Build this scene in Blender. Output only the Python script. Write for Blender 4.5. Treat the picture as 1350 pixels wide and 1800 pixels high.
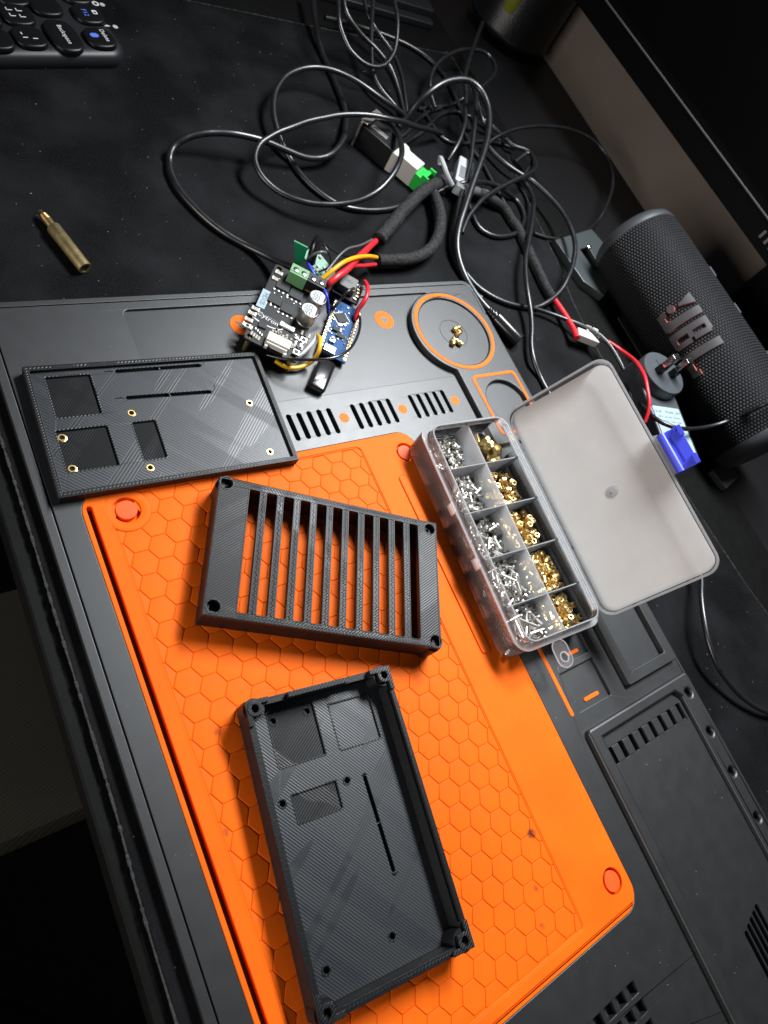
import bpy, bmesh, math, random
from mathutils import Vector, Matrix, Euler
from mathutils.geometry import tessellate_polygon
R_ = math.radians
random.seed(7)
for o in list(bpy.data.objects): bpy.data.objects.remove(o)
SC = bpy.context.scene
COL = SC.collection
S = 0.011            # one modelling unit (one hexagon pitch of the mat) = 11 mm

# ---------------------------------------------------------------- camera
F_PX = 1196.0
CR = ((0.80983717, -0.40761419, 0.42191757), (-0.2197227, -0.87758908, -0.4260978), (0.54395376, 0.25236496, -0.80026635))
CP = Vector((-18.00254932, 0.70620846, 27.08520399))
RIGHT, DOWN, FWD = (Vector(r) for r in CR)
cam_d = bpy.data.cameras.new('camera'); cam = bpy.data.objects.new('camera', cam_d); COL.objects.link(cam)
cam_d.sensor_fit = 'VERTICAL'; cam_d.sensor_height = 36.0; cam_d.lens = F_PX / 1800 * 36
cam_d.clip_start = 0.005; cam_d.clip_end = 20
m = Matrix.Identity(4)
for i in range(3):
    m[i][0] = RIGHT[i]; m[i][1] = -DOWN[i]; m[i][2] = -FWD[i]; m[i][3] = CP[i] * S
cam.matrix_world = m
cam_d.dof.use_dof = True; cam_d.dof.focus_distance = 31 * S; cam_d.dof.aperture_fstop = 16
SC.camera = cam

# ---------------------------------------------------------------- light: a lamp above the back of the desk, dim room
W = bpy.data.worlds.new('World'); SC.world = W; W.use_nodes = True
bg = W.node_tree.nodes['Background']; bg.inputs[0].default_value = (0.72, 0.80, 1.0, 1); bg.inputs[1].default_value = 0.055
def lamp(name, loc, target, sx, sy, power, col, spread=180):
    d = bpy.data.lights.new(name, 'AREA'); d.shape = 'RECTANGLE'; d.size = sx * S; d.size_y = sy * S
    d.energy = power; d.color = col; d.spread = R_(spread)
    o = bpy.data.objects.new(name, d); COL.objects.link(o); o.location = Vector(loc) * S
    z = (Vector(loc) - Vector(target)).normalized(); x = (Vector((0, 1, 0)) - z * z.y).normalized(); y = z.cross(x)   # long side runs along the desk
    o.rotation_euler = Matrix((x, y, z)).transposed().to_euler(); return o
lamp('monitor_light_bar', (30.5, 29, 54), (6, 4, 0), 34, 12, 4.9, (0.93, 0.97, 1.0), 110)
lamp('room_light', (-92, -5, 26), (0, 6, 4), 80, 32, 2.5, (1.0, 0.94, 0.88), 100)
SC.view_settings.view_transform = 'Standard'; SC.view_settings.look = 'None'; SC.view_settings.exposure = 0.0; SC.view_settings.gamma = 1.0
try:
    SC.cycles.max_bounces = 10; SC.cycles.transparent_max_bounces = 24; SC.cycles.use_denoising = True
    SC.cycles.sample_clamp_indirect = 4.0; SC.cycles.caustics_reflective = False
except Exception: pass

def P(x, y, z=0.0):
    """point of the place seen at pixel (x, y) of the 1350x1800 photograph, at height z"""
    d = RIGHT * ((x - 675) / F_PX) + DOWN * ((y - 900) / F_PX) + FWD
    return CP + d * ((z - CP.z) / d.z)
def at(X, z): # a ground-plane reading moved to height z along its ray
    k = 1 - z / CP.z
    return (CP.x + (X[0] - CP.x) * k, CP.y + (X[1] - CP.y) * k)

# ---------------------------------------------------------------- materials
def nd(nt, t, **kw):
    n = nt.nodes.new(t)
    for k, v in kw.items():
        if k.startswith('i_'):
            key = k[2:]; key = int(key) if key.isdigit() else key.replace('_', ' ')
            n.inputs[key].default_value = v
        else: setattr(n, k, v)
    return n
def coords(nt, scale=(1, 1, 1), rot=(0, 0, 0)):
    tc = nd(nt, 'ShaderNodeTexCoord'); mp = nd(nt, 'ShaderNodeMapping')
    mp.inputs['Scale'].default_value = tuple(s / S for s in scale); mp.inputs['Rotation'].default_value = rot
    nt.links.new(tc.outputs['Object'], mp.inputs[0]); return mp.outputs[0]
def ramp(nt, src, p0, p1, c0=(0, 0, 0, 1), c1=(1, 1, 1, 1)):
    r = nd(nt, 'ShaderNodeValToRGB'); r.color_ramp.elements[0].position = p0; r.color_ramp.elements[1].position = p1
    r.color_ramp.elements[0].color = c0; r.color_ramp.elements[1].color = c1
    nt.links.new(src, r.inputs[0]); return r.outputs[0]
def mixc(nt, fac, a, b):
    n = nd(nt, 'ShaderNodeMix', data_type='RGBA')
    if isinstance(fac, float): n.inputs[0].default_value = fac
    else: nt.links.new(fac, n.inputs[0])
    for idx, s in ((6, a), (7, b)):
        if isinstance(s, tuple): n.inputs[idx].default_value = (*s[:3], 1)
        else: nt.links.new(s, n.inputs[idx])
    return n.outputs[2]
def mat(name, col, rough=.5, metal=0., spec=.5, noise=0., nscale=6., bump=0., bscale=40., speck=0., coat=0., sheen=0.):
    M = bpy.data.materials.new(name); M.use_nodes = True; nt = M.node_tree; b = nt.nodes['Principled BSDF']
    b.inputs['Base Color'].default_value = (*col, 1); b.inputs['Roughness'].default_value = rough
    b.inputs['Metallic'].default_value = metal; b.inputs['Specular IOR Level'].default_value = spec
    b.inputs['Coat Weight'].default_value = coat; b.inputs['Sheen Weight'].default_value = sheen
    if noise or bump or speck:
        co = coords(nt); c = None
        if noise:
            n = nd(nt, 'ShaderNodeTexNoise', i_Scale=nscale, i_Detail=5.0); nt.links.new(co, n.inputs['Vector'])
            f = ramp(nt, n.outputs[0], .35, .68); c = mixc(nt, f, tuple(v * (1 - noise) for v in col), tuple(min(1, v * (1 + noise)) for v in col))
            rr = nd(nt, 'ShaderNodeMapRange'); rr.inputs[3].default_value = rough - .09 * min(1, noise * 3); rr.inputs[4].default_value = min(1, rough + .09 * min(1, noise * 3))
            nt.links.new(n.outputs[0], rr.inputs[0]); nt.links.new(rr.outputs[0], b.inputs['Roughness'])
        if speck:
            n = nd(nt, 'ShaderNodeTexNoise', i_Scale=17.0, i_Detail=2.0); nt.links.new(co, n.inputs['Vector'])
            f = ramp(nt, n.outputs[0], .72, .78); c = mixc(nt, f, c if c else col, tuple(min(1, v + speck) for v in col))
        if c: nt.links.new(c, b.inputs['Base Color'])
        if bump:
            n = nd(nt, 'ShaderNodeTexNoise', i_Scale=bscale, i_Detail=3.0); nt.links.new(co, n.inputs['Vector'])
            bp = nd(nt, 'ShaderNodeBump', i_Strength=bump, i_Distance=.02 * S); nt.links.new(n.outputs[0], bp.inputs['Height'])
            nt.links.new(bp.outputs[0], b.inputs['Normal'])
    return M
def printmat(name, col, angle, period=.085, strength=.8, rough=.5, sp=.55):
    """fused-filament plastic: parallel extrusion lines with joins where the infill direction restarts"""
    M = bpy.data.materials.new(name); M.use_nodes = True; nt = M.node_tree; b = nt.nodes['Principled BSDF']
    b.inputs['Roughness'].default_value = rough; b.inputs['Specular IOR Level'].default_value = sp
    co = coords(nt, rot=(0, 0, angle))
    nz = nd(nt, 'ShaderNodeTexNoise', i_Scale=.8, i_Detail=2.0); nt.links.new(co, nz.inputs['Vector'])
    w = nd(nt, 'ShaderNodeTexWave', wave_type='BANDS', bands_direction='X', wave_profile='SIN')
    w.inputs['Scale'].default_value = .314 / period; w.inputs['Distortion'].default_value = .25; w.inputs['Detail Scale'].default_value = .6
    nt.links.new(co, w.inputs['Vector'])
    w2 = nd(nt, 'ShaderNodeTexWave', wave_type='BANDS', bands_direction='Y', wave_profile='SIN')
    w2.inputs['Scale'].default_value = .314 / period; w2.inputs['Distortion'].default_value = .25; nt.links.new(co, w2.inputs['Vector'])
    # a few broad diagonal strips where the nozzle came back later: slightly other colour and gloss
    st = nd(nt, 'ShaderNodeTexNoise', i_Scale=1.0, i_Detail=1.5)
    mp = nd(nt, 'ShaderNodeMapping'); mp.inputs['Scale'].default_value = (.9, .05, .3); nt.links.new(co, mp.inputs[0]); nt.links.new(mp.outputs[0], st.inputs['Vector'])
    s2 = nd(nt, 'ShaderNodeTexNoise', i_Scale=1.0, i_Detail=1.0)
    mp2 = nd(nt, 'ShaderNodeMapping'); mp2.inputs['Scale'].default_value = (.09, .75, .3); mp2.inputs['Location'].default_value = (3, 7, 0); nt.links.new(co, mp2.inputs[0]); nt.links.new(mp2.outputs[0], s2.inputs['Vector'])
    f = ramp(nt, st.outputs[0], .47, .53); f2 = ramp(nt, s2.outputs[0], .60, .607)
    c = mixc(nt, f, col, tuple(v * 1.3 for v in col)); c = mixc(nt, f2, c, tuple(v * .85 for v in col))
    wm = nd(nt, 'ShaderNodeMix', data_type='FLOAT'); nt.links.new(f2, wm.inputs[0]); nt.links.new(w.outputs[0], wm.inputs[2]); hw = nd(nt, 'ShaderNodeMath', operation='MULTIPLY_ADD'); hw.inputs[1].default_value = .45; hw.inputs[2].default_value = .3; nt.links.new(w2.outputs[0], hw.inputs[0]); nt.links.new(hw.outputs[0], wm.inputs[3])
    ln = ramp(nt, wm.outputs[0], .1, .6); c = mixc(nt, ln, mixc(nt, .22, c, (0.001, 0.001, 0.0015)), c); nt.links.new(c, b.inputs['Base Color'])
    rr = nd(nt, 'ShaderNodeMapRange'); rr.inputs[3].default_value = rough + .05; rr.inputs[4].default_value = rough - .04
    nt.links.new(f, rr.inputs[0]); nt.links.new(rr.outputs[0], b.inputs['Roughness'])
    ad = nd(nt, 'ShaderNodeMath', operation='MULTIPLY_ADD'); ad.inputs[1].default_value = .5
    nt.links.new(nz.outputs[0], ad.inputs[0]); nt.links.new(wm.outputs[0], ad.inputs[2])
    bp = nd(nt, 'ShaderNodeBump', i_Strength=strength, i_Distance=.012 * S); nt.links.new(ad.outputs[0], bp.inputs['Height']); nt.links.new(bp.outputs[0], b.inputs['Normal'])
    return M
def layermat(name, col, period=.04):
    """printed side walls: horizontal layers"""
    M = bpy.data.materials.new(name); M.use_nodes = True; nt = M.node_tree; b = nt.nodes['Principled BSDF']
    b.inputs['Base Color'].default_value = (*col, 1); b.inputs['Roughness'].default_value = .45; b.inputs['Specular IOR Level'].default_value = .28
    co = coords(nt); w = nd(nt, 'ShaderNodeTexWave', wave_type='BANDS', bands_direction='Z'); w.inputs['Scale'].default_value = .314 / period
    n = nd(nt, 'ShaderNodeTexNoise', i_Scale=14.0, i_Detail=3.0); nt.links.new(co, n.inputs['Vector'])
    nt.links.new(co, w.inputs['Vector']); ad = nd(nt, 'ShaderNodeMath', operation='ADD'); nt.links.new(w.outputs[0], ad.inputs[0]); nt.links.new(n.outputs[0], ad.inputs[1])
    bp = nd(nt, 'ShaderNodeBump', i_Strength=.7, i_Distance=.012 * S)
    nt.links.new(ad.outputs[0], bp.inputs['Height']); nt.links.new(bp.outputs[0], b.inputs['Normal']); return M
def clearmat(name, tint, haze, rough=.15, hazecol=(.8, .82, .85), trans=.68):
    """thin moulded polypropylene: mostly lets light through, with gloss and a milky body"""
    M = bpy.data.materials.new(name); M.use_nodes = True; nt = M.node_tree
    for n in list(nt.nodes): nt.nodes.remove(n)
    out = nd(nt, 'ShaderNodeOutputMaterial'); tr = nd(nt, 'ShaderNodeBsdfTransparent'); tr.inputs[0].default_value = (*tint, 1)
    df = nd(nt, 'ShaderNodeBsdfDiffuse'); df.inputs[0].default_value = (*hazecol, 1)
    tl = nd(nt, 'ShaderNodeBsdfTranslucent'); tl.inputs[0].default_value = (*hazecol, 1)
    gl = nd(nt, 'ShaderNodeBsdfGlossy'); gl.inputs['Roughness'].default_value = rough
    co = coords(nt); n = nd(nt, 'ShaderNodeTexNoise', i_Scale=.5, i_Detail=4.0); nt.links.new(co, n.inputs['Vector'])
    n2 = nd(nt, 'ShaderNodeTexNoise', i_Scale=9.0, i_Detail=3.0); nt.links.new(co, n2.inputs['Vector'])
    hz = nd(nt, 'ShaderNodeMapRange'); hz.inputs[1].default_value = .3; hz.inputs[2].default_value = .7; hz.inputs[3].default_value = haze * .93; hz.inputs[4].default_value = min(1, haze * 1.05); nt.links.new(n.outputs[0], hz.inputs[0])
    mb = nd(nt, 'ShaderNodeMixShader'); mb.inputs[0].default_value = trans; nt.links.new(df.outputs[0], mb.inputs[1]); nt.links.new(tl.outputs[0], mb.inputs[2])
    m1 = nd(nt, 'ShaderNodeMixShader'); nt.links.new(hz.outputs[0], m1.inputs[0]); nt.links.new(tr.outputs[0], m1.inputs[1]); nt.links.new(mb.outputs[0], m1.inputs[2])
    fr = nd(nt, 'ShaderNodeFresnel'); fr.inputs[0].default_value = 1.28
    fb = nd(nt, 'ShaderNodeBump', i_Strength=.15, i_Distance=.03 * S); nt.links.new(n2.outputs[0], fb.inputs['Height']); nt.links.new(fb.outputs[0], gl.inputs['Normal'])
    m2 = nd(nt, 'ShaderNodeMixShader'); nt.links.new(fr.outputs[0], m2.inputs[0]); nt.links.new(m1.outputs[0], m2.inputs[1]); nt.links.new(gl.outputs[0], m2.inputs[2])
    nt.links.new(m2.outputs[0], out.inputs[0]); return M

M = {}
M['rubber'] = mat('grey_silicone', (.0095, .0105, .0118), .46, spec=.9, noise=.12, nscale=1.2, bump=.25, bscale=34, speck=.03)
M['rubber_hi'] = M['rubber']
def orangemat():
    Mo = mat('orange_silicone', (.88, .136, .005), .6, spec=.12, noise=.09, nscale=.3, bump=.12, bscale=30)
    nt = Mo.node_tree; b = nt.nodes['Principled BSDF']; l = b.inputs['Base Color'].links[0].from_socket
    n = nd(nt, 'ShaderNodeTexNoise', i_Scale=.42, i_Detail=6.0, i_Roughness=.62); tc = nd(nt, 'ShaderNodeNewGeometry')
    mp = nd(nt, 'ShaderNodeMapping'); mp.inputs['Scale'].default_value = (1 / S,) * 3; mp.inputs['Location'].default_value = (11.3, 4.2, 0)
    nt.links.new(tc.outputs['Position'], mp.inputs[0]); nt.links.new(mp.outputs[0], n.inputs['Vector'])
    f = ramp(nt, n.outputs[0], .70, .85); c = mixc(nt, f, l, (.30, .045, .012))
    n2 = nd(nt, 'ShaderNodeTexNoise', i_Scale=3.2, i_Detail=5.0, i_Roughness=.7); nt.links.new(mp.outputs[0], n2.inputs['Vector'])
    for sx, sy, sr in ((385, 1286, .42), (397, 1462, .26), (943, 1562, .2), (953, 1628, .26), (935, 1465, .03)):   # soldering smudges
        q = P(sx, sy); vd = nd(nt, 'ShaderNodeVectorMath', operation='DISTANCE'); vd.inputs[1].default_value = (q.x * S, q.y * S, 0); nt.links.new(tc.outputs['Position'], vd.inputs[0])
        r_ = ramp(nt, vd.outputs['Value'], 0.0, sr * S, (1, 1, 1, 1), (0, 0, 0, 1)); mu = nd(nt, 'ShaderNodeMath', operation='MULTIPLY'); nt.links.new(r_, mu.inputs[0]); nt.links.new(n2.outputs[0], mu.inputs[1])
        c = mixc(nt, ramp(nt, mu.outputs[0], .22 if sr > .1 else .1, .62 if sr > .1 else .3), c, (.22, .04, .016))
    nt.links.new(c, b.inputs['Base Color'])
    return Mo
M['orange'] = orangemat()
M['orange_disc'] = mat('orange_red_silicone', (.90, .108, .016), .5, spec=.25, noise=.05, nscale=2)
M['orange_trim'] = mat('orange_trim_silicone', (.88, .15, .006), .55, spec=.15, noise=.05, nscale=3)
def clothmat():
    Mo = mat('black_cloth', (.0085, .0085, .0095), .62, spec=.07, sheen=.0)
    nt = Mo.node_tree; b = nt.nodes['Principled BSDF']; co = coords(nt)
    n = nd(nt, 'ShaderNodeTexNoise', i_Scale=9.0, i_Detail=6.0, i_Roughness=.7); nt.links.new(co, n.inputs['Vector'])
    n3 = nd(nt, 'ShaderNodeTexNoise', i_Scale=.22, i_Detail=3.0); nt.links.new(co, n3.inputs['Vector'])
    v = nd(nt, 'ShaderNodeTexVoronoi', i_Scale=1.35); nt.links.new(co, v.inputs['Vector'])
    dust = ramp(nt, v.outputs['Distance'], .018, .05, (1, 1, 1, 1), (0, 0, 0, 1))
    c = mixc(nt, ramp(nt, n.outputs[0], .42, .75), (.002, .002, .0023), (.0085, .0085, .0095))
    c = mixc(nt, ramp(nt, n3.outputs[0], .4, .65), c, mixc(nt, .5, c, (.018, .018, .02)))
    c = mixc(nt, dust, c, (.16, .16, .17)); nt.links.new(c, b.inputs['Base Color'])
    b.inputs['Sheen Weight'].default_value = .0; b.inputs['Sheen Roughness'].default_value = .45; b.inputs['Sheen Tint'].default_value = (.8, .85, 1, 1)
    bp = nd(nt, 'ShaderNodeBump', i_Strength=.7, i_Distance=.03 * S); nt.links.new(n.outputs[0], bp.inputs['Height']); nt.links.new(bp.outputs[0], b.inputs['Normal'])
    return Mo
M['cloth'] = clothmat()
M['stitch'] = mat('frayed_thread', (.030, .030, .029), .9, noise=.5, nscale=8)
M['desk'] = mat('dark_desk_laminate', (.0035, .0035, .0033), .5, spec=.16, noise=.15, nscale=2, bump=.1, bscale=20)
M['wall'] = mat('beige_wall_paint', (.17, .14, .118), .8, noise=.05, nscale=.3)
M['black'] = mat('black_plastic', (.008, .008, .009), .4, spec=.4)
M['bezel'] = mat('monitor_plastic', (.002, .002, .0023), .5, spec=.1)
M['screen'] = mat('screen_off', (.002, .002, .0025), .3, spec=.12)
M['line'] = mat('grey_highlight_and_marks', (.12, .11, .11), .4)  # grey for the painted bezel highlight and for the button marks
M['floor'] = mat('dark_floor', (.003, .003, .003), .9, spec=.1)
M['seat'] = None
M['cable'] = mat('cable_rubber', (.006, .0065, .008), .36, spec=.9, noise=.2, nscale=2.5, bump=.06, bscale=9)
M['sleeve'] = mat('braided_sleeve', (.020, .020, .020), .8, spec=.3, noise=.85, nscale=7, bump=1.0, bscale=8)
M['red'] = mat('red_wire', (.62, .02, .03), .35, spec=.5)
M['yellow'] = mat('yellow_wire', (.80, .45, .02), .38, spec=.5)
M['amber'] = mat('amber_wire', (.85, .36, .005), .38, spec=.5)
M['blue_w'] = mat('blue_wire', (.03, .06, .55), .38, spec=.5)
M['white_w'] = mat('white_wire', (.45, .46, .48), .4, spec=.5)
M['grey_w'] = mat('grey_wire', (.09, .09, .095), .35, spec=.5)
M['print'] = printmat('printed_plastic_lid', (.0115, .0135, .0175), R_(-48), .125, .5, .47, .65)
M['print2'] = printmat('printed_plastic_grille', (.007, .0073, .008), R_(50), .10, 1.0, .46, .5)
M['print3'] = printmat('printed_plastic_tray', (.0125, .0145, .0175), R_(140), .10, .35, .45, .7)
M['wallp'] = layermat('printed_walls', (.007, .0073, .0083))
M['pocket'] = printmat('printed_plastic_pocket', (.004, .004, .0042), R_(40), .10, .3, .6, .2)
M['clear'] = clearmat('clear_plastic', (.995, .997, 1), .11, .1, (.98, .985, .99))
M['clear_div'] = clearmat('milky_divider', (.99, .995, 1), .50, .2, (.98, .985, .99))
M['clear_rim'] = clearmat('clear_plastic_rim', (.99, .995, 1), .58, .12, (.98, .985, 1.0))
M['clear_lid'] = clearmat('clear_lid_wall', (.99, .993, 1), .07, .1, (.95, .96, .98))
M['frost'] = clearmat('frosted_plastic', (.98, .98, .98), .86, .4, (.975, .955, .93), .45)
M['steel'] = mat('steel', (.62, .60, .56), .36, 1.0)
M['brass'] = mat('brass', (.90, .66, .28), .34, 1.0)
M['brass_d'] = mat('dull_brass', (.42, .33, .165), .52, 1.0, noise=.15, nscale=3)
M['brass_k'] = mat('knurled_brass', (.62, .38, .16), .35, 1.0)
M['chrome'] = mat('nickel', (.75, .74, .72), .18, 1.0)
M['blue'] = mat('blue_latch_plastic', (.055, .075, .72), .35, spec=.5, noise=.04)
M['pcb_k'] = mat('black_circuit_board', (.005, .005, .006), .5, spec=.3)
M['pcb_b'] = mat('blue_circuit_board', (.006, .065, .21), .55, spec=.25, noise=.25, nscale=5)
M['pcb_g'] = mat('green_circuit_board', (.012, .22, .10), .35, spec=.5)
M['chip'] = mat('chip_epoxy', (.028, .029, .031), .6, spec=.3, bump=.15, bscale=40)
M['term_g'] = mat('green_terminal', (.13, .30, .13), .45)
M['bright_green'] = mat('bright_green_plastic', (.02, .50, .06), .4)
M['white_p'] = mat('white_plastic', (.55, .54, .50), .55)
M['cream'] = mat('cream_plastic', (.52, .50, .42), .55)
M['solder'] = mat('solder', (.50, .50, .48), .42, .7)
M['smd'] = mat('pale_component', (.36, .33, .27), .5)
M['silk'] = mat('white_print', (.62, .63, .64), .7)
M['ink'] = mat('dark_print', (.02, .02, .022), .6)
M['label'] = mat('pale_blue_label', (.34, .43, .49), .75, spec=.15)
M['gold'] = mat('gilded_pad', (.80, .55, .25), .3, .8)
M['alu'] = mat('aluminium_can', (.42, .40, .37), .38, .9)
M['alu_top'] = mat('aluminium_top', (.50, .52, .53), .6, .0)
M['iron'] = mat('ferrite', (.12, .118, .112), .48)
M['key'] = mat('key_plastic', (.004, .004, .0045), .38, spec=.3)
M['kbd'] = mat('keyboard_shell', (.014, .015, .017), .42, spec=.4, bump=.12, bscale=40)
M['blue_print'] = mat('blue_print', (.10, .18, .75), .5)
M['adapter'] = mat('charger_plastic', (.055, .062, .070), .42, spec=.5, bump=.1, bscale=30)
M['clampm'] = mat('grey_painted_metal', (.060, .070, .072), .4, .2)
M['logo'] = mat('logo_plastic', (.05, .046, .05), .45, spec=.5)
M['logo_o'] = mat('logo_orange_side', (.85, .22, .12), .4)
M['cap'] = mat('speaker_rubber', (.030, .034, .038), .55, bump=.1)
M['mesh_cup'] = mat('black_mesh_metal', (.006, .006, .006), .35, .3, bump=1.0, bscale=5)
M['lime'] = mat('lime_thing', (.20, .22, .02), .6)
M['dust'] = mat('pale_dust', (.26, .255, .25), .9)
M['tape'] = mat('glossy_black_tape', (.012, .012, .013), .22, spec=.6)
def knitmat():
    Mo = mat('speaker_fabric', (.020, .021, .025), .6, spec=.25); nt = Mo.node_tree; b = nt.nodes['Principled BSDF']
    tc = nd(nt, 'ShaderNodeTexCoord'); mp = nd(nt, 'ShaderNodeMapping'); mp.inputs['Scale'].default_value = (90, 78, 1)
    nt.links.new(tc.outputs['UV'], mp.inputs[0])
    sp = nd(nt, 'ShaderNodeSeparateXYZ'); nt.links.new(mp.outputs[0], sp.inputs[0])
    fl = nd(nt, 'ShaderNodeMath', operation='FLOOR'); nt.links.new(sp.outputs[1], fl.inputs[0])
    hf = nd(nt, 'ShaderNodeMath', operation='MULTIPLY_ADD'); hf.inputs[1].default_value = .5; nt.links.new(fl.outputs[0], hf.inputs[0]); nt.links.new(sp.outputs[0], hf.inputs[2])
    fx = nd(nt, 'ShaderNodeMath', operation='FRACT'); nt.links.new(hf.outputs[0], fx.inputs[0])
    fy = nd(nt, 'ShaderNodeMath', operation='FRACT'); nt.links.new(sp.outputs[1], fy.inputs[0])
    cb = nd(nt, 'ShaderNodeCombineXYZ'); nt.links.new(fx.outputs[0], cb.inputs[0]); nt.links.new(fy.outputs[0], cb.inputs[1])
    ds = nd(nt, 'ShaderNodeVectorMath', operation='DISTANCE'); ds.inputs[1].default_value = (.5, .5, 0); nt.links.new(cb.outputs[0], ds.inputs[0])
    hgt = ramp(nt, ds.outputs['Value'], .15, .52, (1, 1, 1, 1), (0, 0, 0, 1))
    c = mixc(nt, hgt, (.0015, .0015, .002), (.028, .029, .033)); nt.links.new(c, b.inputs['Base Color'])
    bp = nd(nt, 'ShaderNodeBump', i_Strength=1.0, i_Distance=.1 * S); nt.links.new(hgt, bp.inputs['Height']); nt.links.new(bp.outputs[0], b.inputs['Normal']); return Mo
M['knit'] = knitmat()
def seatmat():
    Mo = mat('seat_fabric', (.10, .09, .07), .95, spec=.1); nt = Mo.node_tree; b = nt.nodes['Principled BSDF']
    co = coords(nt, rot=(0, 0, R_(-20))); w = nd(nt, 'ShaderNodeTexWave', bands_direction='Y'); w.inputs['Scale'].default_value = 1.9; w.inputs['Distortion'].default_value = 1.0; w.inputs['Detail'].default_value = 3
    nt.links.new(co, w.inputs['Vector']); n = nd(nt, 'ShaderNodeTexNoise', i_Scale=3.0, i_Detail=5.0); nt.links.new(co, n.inputs['Vector'])
    c = mixc(nt, w.outputs[0], (.034, .032, .026), (.041, .039, .032)); c = mixc(nt, n.outputs[0], c, mixc(nt, .4, c, (.06, .055, .04))); nt.links.new(c, b.inputs['Base Color'])
    bp = nd(nt, 'ShaderNodeBump', i_Strength=.25, i_Distance=.04 * S); nt.links.new(w.outputs[0], bp.inputs['Height']); nt.links.new(bp.outputs[0], b.inputs['Normal']); return Mo
M['seat'] = seatmat()

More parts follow.
